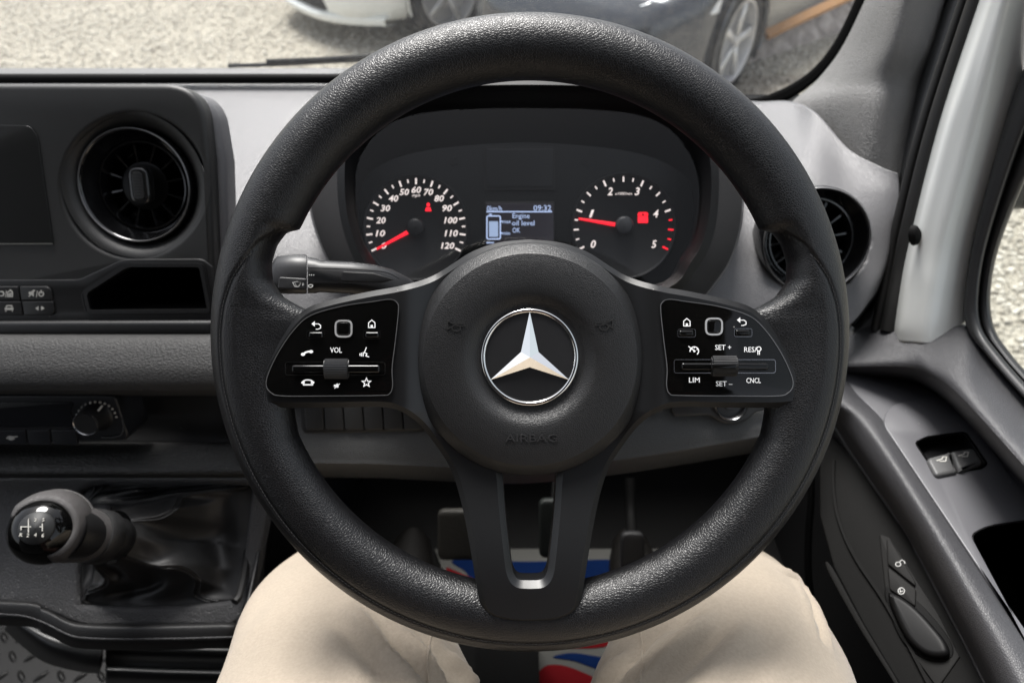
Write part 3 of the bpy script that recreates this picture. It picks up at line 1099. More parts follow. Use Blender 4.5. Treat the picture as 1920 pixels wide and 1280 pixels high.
def air_vent(label, fr, cx, cy, r):
    t = thing('air_vent', label, 'air vent', fr, 'round dashboard air vents')
    c = fr.L(cx, cy, 0)
    k = fr.mpp(cx, cy) * r / 107
    cc = (c.x, c.y, 0)
    obj('outer_ring', *lathe([(107 * k, -.035), (107 * k, -.003), (106 * k, -.001), (103.5 * k, -.0002), (101 * k, -.001), (99 * k, -.003), (86 * k, -.016), (84 * k, -.0172)], 96, cc), M_vent, t, 50)
    obj('bright_edge', *lathe([(101.6 * k, -.0010), (103.2 * k, .0004), (105.2 * k, -.0008)], 96, cc), M_edge, t, 60)
    obj('inner_ring', *lathe([(86 * k, -.0172), (83.5 * k, -.0150), (80.5 * k, -.0152), (78 * k, -.018), (78 * k, -.05)], 96, cc), M_vent, t, 50)
    obj('throat', *lathe([(0, -.045), (78 * k, -.045)], 60, cc), M_vdark, t)
    for i in range(12):
        a = 2 * pi * (i + .35) / 12
        e, p = V((cos(a), sin(a), 0)), V((-sin(a), cos(a), 0))
        vs = []
        for rr, zf in ((44, -.019), (79, -.0205)):
            b = V(cc) + e * rr * k
            for u, z in ((-1.6, zf), (1.6, zf), (5.0, zf - .018), (1.8, zf - .018)):
                vs.append(b + p * u * k * (1 + (rr > 50)) * .8 + V((0, 0, z)))
        o = obj('blade', vs, [(0, 1, 5, 4), (1, 2, 6, 5), (2, 3, 7, 6), (3, 0, 4, 7), (0, 1, 2, 3), (4, 5, 6, 7)], M_vent, t, 20)
    obj('blade_hub', *lathe([(0, -.0185), (40 * k, -.0185), (45 * k, -.0195), (46 * k, -.045)], 48, cc), M_vdark, t)
    pl = [(cc[0] + x * k, cc[1] + y * k) for x, y in rrectl(-20, -36, 20, 36, 19)]
    kn = link('centre_knob', plate_mesh([pl], -.008, .02, .0035, 4), mat('vent knob', (.012, .012, .012), .22, coat=.3) if 'vent knob' not in bpy.data.materials else bpy.data.materials['vent knob'], t)
    pl = [(cc[0] + x * k, cc[1] + y * k) for x, y in rrectl(-10, -26, 10, 26, 9)]
    gi = link('knob_grip', plate_mesh([pl], -.0074, .003, .0006), mat('knob grip', (.02, .02, .02), .5) if 'knob grip' not in bpy.data.materials else bpy.data.materials['knob grip'], kn)
    rb = []
    for i in range(9):
        y = -22 + 5.5 * i
        rb.append(tube([V((cc[0] - 8.5 * k, cc[1] + y * k, -.0074)), V((cc[0] + 8.5 * k, cc[1] + y * k, -.0074))], .9 * k, 6))
    obj('grip_ribs', *join(rb), bpy.data.materials['knob grip'], kn)
    return t


def rrectl(x0, y0, x1, y1, r):
    return rrect(x0, y0, x1, y1, r)


vl = Fr(SF.W(SF.L(*VL, -.004)), tilt=28)
air_vent('round black air vent in the console beside the screen', vl, *VL, 107)
vr = Fr(C(*VR, .664), tilt=26, yaw=0)
vr = Fr(C(*VR, .644), tilt=26, yaw=3)
air_vent('round black air vent in the dash end by the door', vr, *VR, 103)

# ================================================================== HEATER CONTROLS
HF = Fr(C(100, 790, .652), tilt=20)
ht = thing('heater_panel', 'dark heater control panel with dotted rotary knob', 'control panel', HF)
plate('panel', HF, [fillet([(-480, 742), (216, 741, 12), (243, 826, 16), (-480, 838)])], 0, .04, M_navy, ht, .002, 3)
plate('display_strip', HF, [fillet([(-480, 752), (138, 754, 6), (132, 770), (140, 800, 5), (-480, 802)])], .0008, .002, mat('heater strip', (.006, .007, .010), .25), ht, .0004)
strokes('strip_edge', HF, [[(-480, 804), (132, 802)]], 2, .0012, mat('strip edge', (.03, .03, .033), .35), ht)
for xa, xb, s in ((-160, -56, 3), (-54, 47, 3), (50, 92, 3), (95, 141, 4)):
    plate('heater_button', HF, [fillet([(xa, 806, 2), (xb, 806, 2), (xb + s, 833, 2), (xa + s, 833, 2)])], .0020, .003, mat('heater button', (.010, .011, .014), .45) if 'heater button' not in bpy.data.materials else bpy.data.materials['heater button'], ht, .0006)
strokes('recirculate_symbol', HF, [cr([(12, 822), (17, 818), (25, 819), (33, 818)], 4), [(22, 823), (27, 822)]], 2.2, .0024, M_bright, ht, fills=[ell(21, 822, 6, 3, 12)])
kc_ = HF.L(175, 784, 0)
km = HF.mpp(175, 784)
kn = obj('temperature_knob', *lathe([(0, .0175), (20 * km, .0175), (21.5 * km, .0168), (23 * km, .015), (27 * km, .002), (31 * km, 0)], 60, (kc_.x + 6 * km, kc_.y + 5 * km, 0)), M_slabs, ht)
obj('knob_edge', *lathe([(20.2 * km, .0172), (21.6 * km, .0182), (23 * km, .0166)], 60, (kc_.x + 6 * km, kc_.y + 5 * km, 0)), M_dchrome, kn)
a, b = HF.L(184, 770, .0165), HF.L(192, 760, .012)
obj('knob_pointer', *tube([a, b], 1.8 * km, 8), M_bright, kn)
dots = []
for i in range(15):
    a = R(205 - 195 * i / 14)
    p = HF.L(181 + 38 * cos(a), 787 - 34 * sin(a), .0012)
    v_, f_ = lathe([(0, .0014), (1.6 * km, .0011), (2.3 * km, 0)], 10, tuple(p))
    dots.append((v_, f_))
obj('scale_dots', *join(dots), M_bright, ht)
strokes('dish_highlight', HF, [cr([(229, 783), (231, 803), (226, 815), (212, 820), (190, 820)], 4)], 2.4, .0015, M_dchrome, ht, .001)  # bright arc drawn in to imitate light on the knob's dish

# ================================================================== STEERING COLUMN AND STALK
SC_ = Fr(C(993, 640, .47), ez=-FW, ex=RX)
colm = thing('steering_column', 'black plastic steering column shroud behind the wheel hub', 'steering column', SC_)
rings = []
n = 28
for d, s in ((.462, .92), (.47, 1.0), (.53, 1.02), (.60, 1.05), (.66, 1.05)):
    rings.append((rrect(993 - 128 * s, 560 - 0 * s, 993 + 128 * s, 838 + 10 * s, 40), d))
loft_rings('shroud', rings, M_slabs, colm)
lpart('shroud_face', [C(x, y, .462) for x, y in rings[0][0]], [tuple(range(len(rings[0][0])))], M_slabs, colm)

STF = Fr(C(640, 518, .50), ez=-FW, ex=RX)
stalk = thing('wiper_stalk', 'black multi-function stalk with wiper symbols behind the wheel', 'stalk', STF)
M_stalk = mat('stalk plastic', (.021, .021, .0225), .42, bump=('noise', 1500, .15, .0002))
q = .50 / F


def ring_pts(cx, cy, ry, rz, d, tilt=0, n=24):
    """ring in the plane across the arm (arm runs along x)"""
    out = []
    for k in range(n):
        a = 2 * pi * k / n
        e = 2.6
        y = math.copysign(abs(sin(a)) ** (2 / e), sin(a)) * ry
        z = math.copysign(abs(cos(a)) ** (2 / e), cos(a)) * rz
        out.append(C(cx + tilt * y / ry * 8, cy - y, d - z * q))
    return out


def ringloft(name, rings, mt, par, ang=40):
    n = len(rings[0])
    vs = [p for r in rings for p in r]
    m = len(rings)
    fs = [(i * n + k, i * n + (k + 1) % n, (i + 1) * n + (k + 1) % n, (i + 1) * n + k) for i in range(m - 1) for k in range(n)] + [tuple(range(n)), tuple(range((m - 1) * n, m * n))]
    return lpart(name, vs, fs, mt, par, ang)


ringloft('arm', [ring_pts(577, 516, 34, 26, .500), ring_pts(590, 517, 33, 26, .500), ring_pts(600, 518, 30, 25, .500), ring_pts(660, 521, 30, 24, .502), ring_pts(700, 526, 30, 24, .506),
                 ring_pts(735, 536, 31, 24, .514), ring_pts(765, 552, 32, 24, .526), ring_pts(800, 580, 34, 25, .545), ring_pts(850, 620, 36, 25, .57)], M_stalk, stalk)
ringloft('end_cap', [ring_pts(503, 516, 24, 20, .500, 1), ring_pts(507, 516, 31, 25, .500, 1), ring_pts(512, 515, 35, 29, .500, 1), ring_pts(545, 514, 37, 30, .500, .4), ring_pts(573, 514, 37, 30, .500), ring_pts(575.5, 514, 35.5, 29, .500)], M_stalk, stalk)
SB = Fr(C(640, 518, .4885), ez=-FW, ex=RX)
M_sp = mat('stalk print', (.6, .6, .58), .5)


def sstroke(nm, paths, fills=(), w_=1.6, h=.0016):
    o = strokes(nm, SB, paths, w_, h, M_sp, None, fills=fills, thick=.0006)
    o.parent = stalk
    o.matrix_parent_inverse = M.Identity(4)
    o.matrix_basis = STF.mi @ SB.m
    return o


sstroke('wiper_symbol', [[(549, 530), (557, 528), (564, 530), (560, 537), (553, 537), (549, 530)], [(553, 531), (557, 538)]], [[(567, 529), (571, 533), (567, 536)]], h=.0022)
sstroke('mode_symbol', [ell(582, 536, 4, 2.5, 12) + [ell(582, 536, 4, 2.5, 12)[0]]], h=.0016)
sstroke('mode_dots', [], [ell(580 + 4 * k, 515.5, 1.1, 1.1, 8) for k in range(3)], h=.0016)
grv = mat('stalk recess', (.008, .008, .009), .4)
for pts, nm in (([(578, 502), (660, 505), (720, 510), (748, 522)], 'arm_groove'), ([(578, 528), (660, 530), (720, 537)], 'arm_groove')):
    o = strokes(nm, SB, [cr(pts, 4)], 1.4, .0010, grv, None, thick=.002)
    o.parent = stalk
    o.matrix_basis = STF.mi @ SB.m
o = plate('arm_recess', SB, [fillet([(642, 509, 3), (700, 512), (738, 524), (716, 530), (640, 527, 3)])], .0012, .002, grv, None, .0004)
o.parent = stalk
o.matrix_basis = STF.mi @ SB.m
o = plate('wash_button', SB, [fillet([(523, 519, 3), (574, 522, 3), (573, 543, 3), (520, 541, 3)])], .0022, .003, mat('stalk button', (.016, .016, .017), .4), None, .0008)
o.parent = stalk
o.matrix_basis = STF.mi @ SB.m

# ================================================================== GEAR CONSOLE
KF = Fr(C(250, 1010, .69), tilt=57)
gc = thing('gear_console', 'black grained gear console with leather gaiter panel', 'console', KF)
M_con = mat('console grain', (.080, .080, .083), .48, bump=('leather', 520, .8, .0009), var=.05)
M_lip = mat('console lip', (.016, .016, .0165), .48, bump=('leather', 520, .3, .0004))
GAI = cr([(152, 918), (300, 908), (455, 909), (470, 916), (468, 940), (455, 1050), (443, 1112), (425, 1126), (300, 1136), (165, 1134), (148, 1120), (147, 1030)], 6, True)
plate('top_panel', KF, [fillet([(-480, 892), (474, 892, 24), (508, 925, 24), (470, 1120, 24), (444, 1172, 20), (150, 1174, 30), (80, 1142, 24), (40, 1131, 20), (-480, 1128)], 8), GAI], 0, .02, M_con, gc, .005, 4)
skin('front_lip', [[(x, y - 4, d + .006), (x, y + 3, d), (x, y + 22, d), (x, y + 32, d + .004), (x, y + 44, d + .03)] for x, y, d in
                   ((-480, 1126, .655), (10, 1128, .655), (82, 1143, .652), (120, 1162, .648), (150, 1171, .646), (220, 1174, .645), (330, 1173, .645), (440, 1170, .645))], M_lip, gc, 5, 5)
strokes_pts = [(-480, 1126, .653), (0, 1150, .6535), (45, 1154, .6535), (82, 1166, .6505), (120, 1185, .6465), (150, 1194, .6445), (220, 1197, .6435), (330, 1196, .6435), (440, 1193, .6435)]
lpart('lip_seam', *tube([C(*p) for p in cr(strokes_pts[1:], 4)], .0007, 6), M_con, gc)
skin('side_wall', [[(508, 915, .735), (504, 945, .725), (470, 1120, .655), (446, 1172, .638)], [(506, 920, .80), (504, 950, .80), (490, 1130, .80), (470, 1190, .80)]], M_slabs, gc, 3, 6)
lpart('gaiter_frame', *tube([C(*p) for p in cr([(476, 915, .742), (474, 945, .735), (461, 1050, .687), (449, 1112, .658), (440, 1128, .650)], 6)], .004, 8), M_slabs, gc)

# gaiter: crumpled leather rising to a collar
M_gai = mat('gaiter leather', (.018, .018, .0185), .47, bump=[('leather', 800, .12, .0002)], var=.05)
gt = thing('gear_lever', 'black gear lever with round six speed knob over a crumpled leather gaiter', 'gear lever', KF)
M_thread = mat('boot thread', (.10, .10, .10), .6)
NA, NR = 224, 64
NC = KF.L(218, 1006, .050)
bd = [KF.L(x, y, 0) for x, y in GAI]
cen2 = KF.L(300, 1020, 0)


def rb_(a):
    """boundary point of the gaiter outline at angle a about its middle"""
    best = None
    d = V((cos(a), sin(a)))
    for i in range(len(bd)):
        p, q_ = bd[i - 1] - cen2, bd[i] - cen2
        den = d.x * (q_.y - p.y) - d.y * (q_.x - p.x)
        if abs(den) < 1e-12:
            continue
        t = (p.x * (q_.y - p.y) - p.y * (q_.x - p.x)) / den
        s = (p.x * d.y - p.y * d.x) / den
        if t > 0 and -1e-6 <= s <= 1.000001:
            best = cen2 + V((d.x, d.y, 0)) * t
    return best or bd[0]


vs = []
corner = [R(a) for a in (38, 142, -140, -42)]
for i in range(NA):
    a = 2 * pi * i / NA
    B = rb_(a)
    Np = NC + V((.018 * cos(a), .024 * sin(a), 0))
    for j in range(NR):
        t = j / (NR - 1)
        p = Np.lerp(B, t)
        z = .055 * (1 - t) ** 1.8 - .006 * t
        env = sin(pi * min(1, t * 1.02)) ** .8
        # soft ridge along each corner seam, sagging panels between
        aw = a + .26 * sin(5.6 * t + (1 if a < pi else 2.2)) * env
        rd = max(math.exp(-(abs((aw - c_ + pi) % (2 * pi) - pi)) / .20) for c_ in corner)
        z += env * (.019 * rd - .010)
        z += env * .007 * sin(4.0 * aw + 8.5 * t + 1.3 * sin(5 * t + a)) * (1 - .5 * rd)
        z += env * .007 * NZ.noise(V((p.x * 26 + 3, p.y * 26, 1.7)))
        z += env * .013 * (.3 - abs(NZ.noise(V((p.x * 24 + 5 + .3 * p.y, p.y * 17, 2.6)))))
        z += env * .0045 * (.5 - abs(sin(4.5 * a + 3 * t))) * (1 - t)
        z += env * .0015 * NZ.noise(V((p.x * 70, p.y * 70, 4.2)))
        vs.append((p.x, p.y, z))
fs = [(i * NR + j, ((i + 1) % NA) * NR + j, ((i + 1) % NA) * NR + j + 1, i * NR + j + 1) for i in range(NA) for j in range(NR - 1)]
gmesh = obj('gaiter', vs, fs, M_gai, gt, 80)
for c_ in corner:
    for di in (-.035, .035):
        pts = []
        for j in range(1, NR - 1):
            t = j / (NR - 1)
            env = sin(pi * min(1, t * 1.02)) ** .8
            a = c_
            for _ in range(6):
                a = c_ + di - .26 * sin(5.6 * t + (1 if c_ % (2 * pi) < pi else 2.2)) * env
            fi = (a % (2 * pi)) / (2 * pi) * NA
            i0 = int(fi) % NA
            w_ = fi - int(fi)
            p = V(vs[i0 * NR + j]).lerp(V(vs[((i0 + 1) % NA) * NR + j]), w_)
            pts.append(p + V((0, 0, .0008)))
        obj('gaiter_seam', *tube(pts, .0013, 6), M_lip, gmesh)
        dense = cr([tuple(p) for p in pts], 4)
        sts = [tube([V(dense[k]) + V((0, 0, .0011)), V(dense[k + 2]) + V((0, 0, .0011))], .0004, 5) for k in range(2, len(dense) - 4, 4)]
        st_o = obj('stitching', *join(sts), M_thread, gmesh)
        st_o['kind'] = 'stuff'

# lever neck: stacked collars leading to the knob
LP0, LP1 = C(206, 1008, .622), C(118, 998, .572)
ax = (LP1 - LP0).normalized()


def axis_frame(o, z):
    e = RX - z * RX.dot(z)
    if e.length < .2:
        e = UP - z * UP.dot(z)
    return Fr(o, ez=z, ex=e)


AF = axis_frame(LP0, ax)


def axpart(nm, prof, mt, fr=AF, n=48, ang=40):
    v_, f_ = lathe(prof, n)
    return lpart(nm, [fr.W(p) for p in v_], f_, mt, gt, ang)


L_ = (LP1 - LP0).length
axpart('lower_collar', [(.0175, -.012), (.0190, -.008), (.0205, .006), (.0195, .008), (.012, .008)], M_slabs)
axpart('upper_collar', [(.012, .006), (.0222, .007), (.0235, .009), (.0238, .0215), (.0226, .024), (.010, .024)], M_lip)
axpart('neck', [(.0190, .022), (.0205, .03), (.0215, .045), (.021, L_ - .002)], M_slabs)
# knob: ball with leather hood
KC = C(89, 992, .574)
face = (V((-.30, -.62, .72))).normalized()      # up, back and a little to the near side
face = ((CAMP - KC).normalized() + RX * -.30 + UP * .04).normalized()
KFm = axis_frame(KC, face)
rk = 64 * .574 / F
axpart('knob', [(.0, rk * .985), (rk * .30, rk * .95), (rk * .55, rk * .83), (rk * .62, rk * .775), (rk * .70, rk * .71), (rk * .86, rk * .50), (rk * .97, rk * .22), (rk, 0), (rk * .97, -rk * .3), (rk * .8, -rk * .65), (rk * .5, -rk * .85)], M_gloss, KFm, 64, 60)
axpart('shift_plate', [(0, rk * .985 + .0012), (rk * .43, rk * .915 + .0010), (rk * .455, rk * .90), (rk * .46, rk * .82)], mat('shift plate', (.022, .023, .024), .5, spec=.3), KFm, 64, 60)
hv, hf = [], []
nu, nv = 40, 24
for i in range(nu):
    a = R(-68 + 228 * i / (nu - 1))          # right side over the top to the left
    for j in range(nv):
        b = R(54 + 72 * j / (nv - 1))
        lift = .0024 * min(1, j / 2.0) if j < nv - 1 else 0
        edge = min(1, i / 3, (nu - 1 - i) / 3)
        rr = rk * 1.01 + lift * edge + .004 * max(0, cos(a - R(40))) * (j / nv)
        b2 = b - R(6) * max(0, cos(a - R(90)))
        hv.append(KFm.W((rr * sin(b2) * cos(a), rr * sin(b2) * sin(a), rr * cos(b2))))
M_hood = mat('knob hood leather', (.060, .057, .057), .5, bump=('leather', 750, .5, .0005))
h_ = lpart('knob_hood', hv, gridfaces(nu, nv), M_hood, gt, 60)
s_ = h_.modifiers.new('solid', 'SOLIDIFY')
s_.thickness = .002
pts = [V(hv[i * nv + nv - 7]) + (V(hv[i * nv + nv - 7]) - KC).normalized() * .0006 for i in range(1, nu - 1)]
lpart('hood_seam', *tube(pts, .0010, 6), M_hood, gt)
# hood shoulder that closes onto the neck
shp = []
for t, r1, r2 in ((0, .0265, .025), (.35, .0255, .025), (.7, .0235, .0235), (1.0, .0215, .0215)):
    cpos = C(104, 994, .578).lerp(LP0.lerp(LP1, .40), t)
    fr2 = axis_frame(cpos, (LP0 - LP1).normalized())
    shp.append([fr2.W((r1 * cos(2 * pi * k / 36), r2 * sin(2 * pi * k / 36), 0)) for k in range(36)])
ringloft('shoulder', shp, M_hood, gt)
# shift pattern, raised on the plate
PF = Fr(KFm.W((0, 0, rk * .935 + .0007)), ez=face, ex=RX)
pc = proj(KFm.W((0, 0, rk)))


def pp(x, y):
    return (pc[0] - 1 + x, pc[1] + y)


o = strokes('shift_pattern', PF, [[pp(-26, 4), pp(-26, -2), pp(14, -2)], [pp(-12, -16), pp(-12, 9)], [pp(14, -8), pp(14, 6)], [pp(1, -7), pp(1, 5)]], 1.8, .0014, M_bright, None, thick=.0016)
o.parent = gt
o.matrix_basis = KF.mi @ PF.m
for ch, x, y in (('1', -12, -14), ('3', 1, -15), ('5', 16, -15), ('R', -26, 13), ('2', -13, 14), ('4', 1, 13), ('6', 15, 14)):
    o = text(ch, PF, *pp(x, y), 7.5, .0014, M_bright, None, None, thick=.0015, name='numeral')
    o.parent = gt
    o.matrix_basis = KF.mi @ PF.m

# trim and tread plate at the foot of the console
M_trim = mat('sill trim plastic', (.020, .021, .022), .36, bump=('noise', 700, .12, .0004))
TR = Fr(C(200, 1200, .86), tilt=60)
tr = thing('console_trim', 'black ribbed plastic trim at the foot of the gear console', 'trim', TR)
skin('trim_curve', [[(30, 1146, .83), (22, 1154, .80), (16, 1164, .80), (8, 1180, .86)], [(60, 1158, .81), (52, 1168, .785), (44, 1186, .785), (34, 1204, .85)], [(110, 1184, .80), (104, 1194, .775), (92, 1220, .775), (82, 1240, .84)],
                    [(165, 1198, .80), (160, 1206, .775), (152, 1240, .775), (146, 1258, .84)], [(194, 1200, .80), (193, 1208, .778), (190, 1246, .778), (186, 1262, .84)]], M_trim, tr, 6, 5)
rows = [(1200, .80), (1207, .784), (1216, .781), (1225, .790), (1246, .790), (1252, .776), (1262, .776), (1272, .79), (1284, .85)]
skin('trim_straight', [[(x, y + s, d + .004 * (x > 199)) for y, d in rows] for x, s in ((198, 0), (230, 1), (300, 4), (380, 6), (470, 8))], M_trim, tr, 4, 4)

FZ = .655
fz = FZ - CAMP.z


def onz(px, py, z):
    dr = RX * ((px - 960) / F) + UP * ((640 - py) / F) + FW
    return CAMP + dr * ((z - CAMP.z) / dr.z)


TP = Fr(onz(60, 1230, FZ), tilt=90)
tp = thing('tread_mat', 'dark rubber floor mat with raised tread bars beside the gear console', 'floor mat', TP)
M_tread = mat('tread rubber', (.013, .013, .013), .38, spec=.16, bump=('noise', 500, .15, .0005), var=.06)
plate('sheet', TP, [[(-420, 1150), (440, 1150), (440, 1420), (-420, 1420)]], 0, .006, M_tread, tp, .001)
vv, ff = lathe([(0, .0032), (.002, .0030), (.0042, .0012), (.0055, 0)], 10)
bar_me = None
cnt = 0
for i in range(-9, 14):
    for j in range(-3, 12):
        p = TP.L(60, 1230, 0) + V((i * .030, -j * .030 + .03, 0))
        w_ = proj(TP.W(p))
        if not (-260 < w_[0] < 430 and 1130 < w_[1] < 1370):
            continue
        cnt += 1
        if cnt > 290:
            continue
        if bar_me is None:
            o = obj('tread_bar', [(x * 2.3, y * .85, z) for x, y, z in vv], ff, M_tread, tp)
            bar_me = o.data
        else:
            o = bpy.data.objects.new('tread_bar', bar_me)
            COL.objects.link(o)
            o.parent = tp
        o.location = p
        o.rotation_euler = (0, 0, R(45 if (i + j) % 2 else -45))

# ================================================================== VAN FLOOR, FOOTWELL, MAT, PEDALS
FLF = Fr(V((0, .4, FZ - .012)), tilt=90)
M_floor = mat('floor rubber', (.0045, .0045, .0045), .8, spec=.12, bump=('noise', 300, .3, .001))


def box(x0, y0, z0, x1, y1, z1):
    return [V((x, y, z)) for z in (z0, z1) for y in (y0, y1) for x in (x0, x1)], [(0, 2, 3, 1), (4, 5, 7, 6), (0, 1, 5, 4), (2, 6, 7, 3), (0, 4, 6, 2), (1, 3, 7, 5)]


o = obj('van_floor', *box(-1.6, -.85, FZ - .06, .50, 1.12, FZ - .012), M_floor)
o['kind'] = 'structure'
o = obj('footwell_wall', *box(-1.6, 1.0, FZ - .012, .50, 1.05, 1.315), M_black)
o['kind'] = 'structure'
o = obj('footwell_shade_block', *box(-.60, .58, FZ - .012, -.30, 1.0, CAMP.z - .60), M_slabs)  # unseen block added to keep light from the left out of the footwell
tag(o, 'unseen dark block under the dashboard, added to shade the footwell', 'light block')
MTF = Fr(onz(1040, 1160, FZ), tilt=90)
fm = thing('floor_mat', 'red, white and blue printed floor mat under the pedals', 'floor mat', MTF)


def ink(nm, col):
    return mat(nm, col, .9, bump=('noise', 60, .1, .001), spec=.03)


M_mw, M_mb, M_mr = ink('mat white', (.085, .085, .08), ), ink('mat blue', (.003, .011, .048)), ink('mat red', (.10, .005, .007))
plate('sheet', MTF, [[(815, 1028), (1235, 1028), (1330, 1400), (1010, 1400), (1000, 1180), (870, 1180)]], 0, .004, M_mw, fm, .001)
plate('blue_band', MTF, [cr([(852, 1049), (985, 1052), (1215, 1050), (1225, 1090), (1100, 1110), (990, 1104), (900, 1096), (872, 1070)], 5, True)], .0012, .001, M_mb, fm, .0002)
plate('red_wedge', MTF, [[(838, 1062), (905, 1092), (880, 1100), (826, 1100)]], .0020, .001, M_mr, fm, .0002)
plate('red_top', MTF, [cr([(930, 1140), (1060, 1150), (1160, 1190), (1130, 1212), (1060, 1214), (1000, 1212), (930, 1200)], 5, True)], .0012, .001, M_mr, fm, .0002)
plate('blue_leaf', MTF, [cr([(1036, 1231), (1070, 1223), (1110, 1228), (1170, 1240), (1150, 1262), (1110, 1250), (1075, 1238)], 5, True)], .0012, .001, M_mb, fm, .0002)
plate('red_disc', MTF, [cr([(1016, 1252), (1045, 1245), (1085, 1256), (1130, 1282), (1160, 1340), (1090, 1380), (1000, 1360), (1000, 1290)], 5, True)], .0012, .001, M_mr, fm, .0002)
# dark sill box between the driver's feet
o = obj('seat_plinth', *[lambda p: p][0](box(-.050, .10, FZ - .01, .036, .52, FZ + .13)), M_floor)
tag(o, 'dark boxed plinth under the driver between beige trouser legs', 'seat plinth')


def pedal(label, px, py, wpx, hpx, d, col, arm):
    fr = Fr(C(px, py, d), tilt=35)
    t = thing('pedal', label, 'pedal', fr, 'foot pedals')
    pm = mat('pedal rubber ' + label[:8], col, .6, bump=('noise', 250, .5, .001))
    plate('pedal_pad', fr, [rrect(px - wpx / 2, py - hpx / 2, px + wpx / 2, py + hpx / 2, 14)], .004, .014, pm, t, .004)
    a, b, c_ = C(px, py, d + .012), C(px + arm, py - hpx * .9, d + .10), C(px + arm * 1.3, py - hpx * 1.9, d + .12)
    lpart('pedal_arm', *tube(cr([a, b, c_], 5), .009, 10), M_black, t)


pedal('grey clutch pedal seen through the lower left of the wheel', 872, 1004, 104, 94, .95, (.055, .052, .045), 10)
pedal('dark brake pedal seen through the slot in the lower spoke', 1040, 992, 58, 110, .97, (.016, .020, .018), 6)
pedal('dark accelerator pedal at the lower right inside the wheel', 1187, 1036, 44, 74, 1.05, (.010, .010, .011), -4)

# ================================================================== A PILLAR, DOOR, GLASS
def Dx(px, X):
    return X * F / (px - 960)


def Dz(py, U):
    return U / (-.6428 + (640 - py) / F * .766)


M_pil = mat('pillar trim', (.165, .163, .16), .50, bump=[('leather', 480, .6, .0010)], var=.04)
PIF = Fr(C(1640, 120, .68), tilt=20)
pil = thing('pillar_trim', 'pale grey grained windscreen pillar trim beside the white door frame', 'pillar trim', PIF)
prow = [[(1668, -150, .78), (1692, -150, .70), (1728, -150, .65), (1775, -150, .655), (1835, -150, .69)],
        [(1642, -50, .79), (1670, -50, .725), (1706, -50, .668), (1748, -50, .67), (1796, -50, .70)],
        [(1622, 0, .80), (1653, 0, .735), (1690, 0, .68), (1732, 0, .682), (1775, 0, .71)],
        [(1578, 90, .82), (1622, 90, .755), (1666, 90, .70), (1708, 90, .70), (1752, 90, .72)],
        [(1532, 150, .84), (1588, 150, .775), (1646, 150, .72), (1692, 150, .717), (1735, 150, .735)],
        [(1488, 188, .845), (1560, 192, .785), (1630, 200, .725), (1680, 204, .72), (1722, 208, .735)],
        [(1455, 222, .855), (1535, 275, .805), (1602, 332, .745), (1656, 352, .735), (1704, 368, .74)]]
skin('trim_shell', [[r[i] for r in prow] for i in range(5)], M_pil, pil, 8, 8, None, .004)
M_rub = mat('rubber seal', (.008, .008, .008), .55)
M_frit = mat('glass frit', (.002, .002, .002), .8, spec=.05)
# black border of the windscreen
fo_ = [(1640, -60), (1622, 0), (1578, 90), (1532, 150), (1480, 187), (1440, 200)]
fi_ = [(1622, -60), (1604, -2), (1561, 84), (1510, 141), (1440, 178), (1380, 189)]

DRF = Fr(C(1780, 700, .60), tilt=40, yaw=-30)
door = thing('driver_door', 'open-topped driver door with armrest, window switches and white painted frame', 'door', DRF)
door['label'] = 'white driver door with dark grey armrest, window switches and lock buttons'
M_wht = mat('white body paint', (.79, .81, .79), .22, coat=.4)
wl_ = [(1905, -150, .50), (1858, -20, .55), (1776, 230, .60), (1718, 450, .640), (1700, 530, .652), (1688, 606, .66), (1685, 640, .665)]
wr_ = [(1985, -150, .49), (1937, -20, .54), (1905, 200, .585), (1838, 425, .625), (1812, 540, .64), (1808, 618, .648), (1808, 650, .65)]
wm_ = [((a[0] * .5 + b[0] * .5), (a[1] + b[1]) / 2, (a[2] + b[2]) / 2 - .016) for a, b in zip(wl_, wr_)]
wq_ = [((a[0] * .8 + b[0] * .2), (a[1] * .8 + b[1] * .2), (a[2] * .8 + b[2] * .2) - .010) for a, b in zip(wl_, wr_)]
w0_ = [(x - 16, y, d + .03) for x, y, d in wl_]
w9_ = [(x + 34, y, d + .03) for x, y, d in wr_]
skin('painted_frame', [w0_, wl_, wq_, wm_, wr_, w9_], M_wht, door, 4, 8)
# black jamb behind, rubber door seal
jl = [(1850, -150, .68), (1780, 0, .70), (1725, 180, .715), (1692, 330, .72), (1686, 372, .725), (1666, 492, .725), (1640, 565, .725), (1570, 640, .725)]
jr = [(1930, -150, .66), (1870, 0, .67), (1800, 200, .68), (1740, 380, .69), (1720, 460, .69), (1706, 540, .69), (1700, 600, .69), (1700, 660, .69)]
jm = [((a[0] * .6 + b[0] * .4), a[1] * .6 + b[1] * .4, (a[2] + b[2]) / 2 + .004) for a, b in zip(jl, jr)]
skin('door_jamb', [[(x - 14, y, d + .05) for x, y, d in jl], jl, jm, jr], mat('jamb black', (.022, .023, .024), .45), door, 4, 6)
sp_ = [(1872, -120, .56), (1838, -20, .585), (1755, 230, .635), (1706, 420, .665), (1690, 500, .675), (1676, 570, .68), (1665, 620, .685)]
lpart('door_seal', *tube([C(*p) for p in cr(sp_, 8)], .0075, 12), M_rub, door)
sp2 = [(x - 24, y, d + .012) for x, y, d in sp_]
lpart('door_seal', *tube([C(*p) for p in cr(sp2, 8)], .0045, 10), M_rub, door)
v_, f_ = lathe([(0, .004), (.004, .0035), (.006, .001), (.0065, -.002)], 24, sy=1.5)
pf = Fr(C(1716, 441, .632), tilt=30, yaw=-25)
lpart('bump_stop', [pf.W(p) for p in v_], f_, M_black, door)
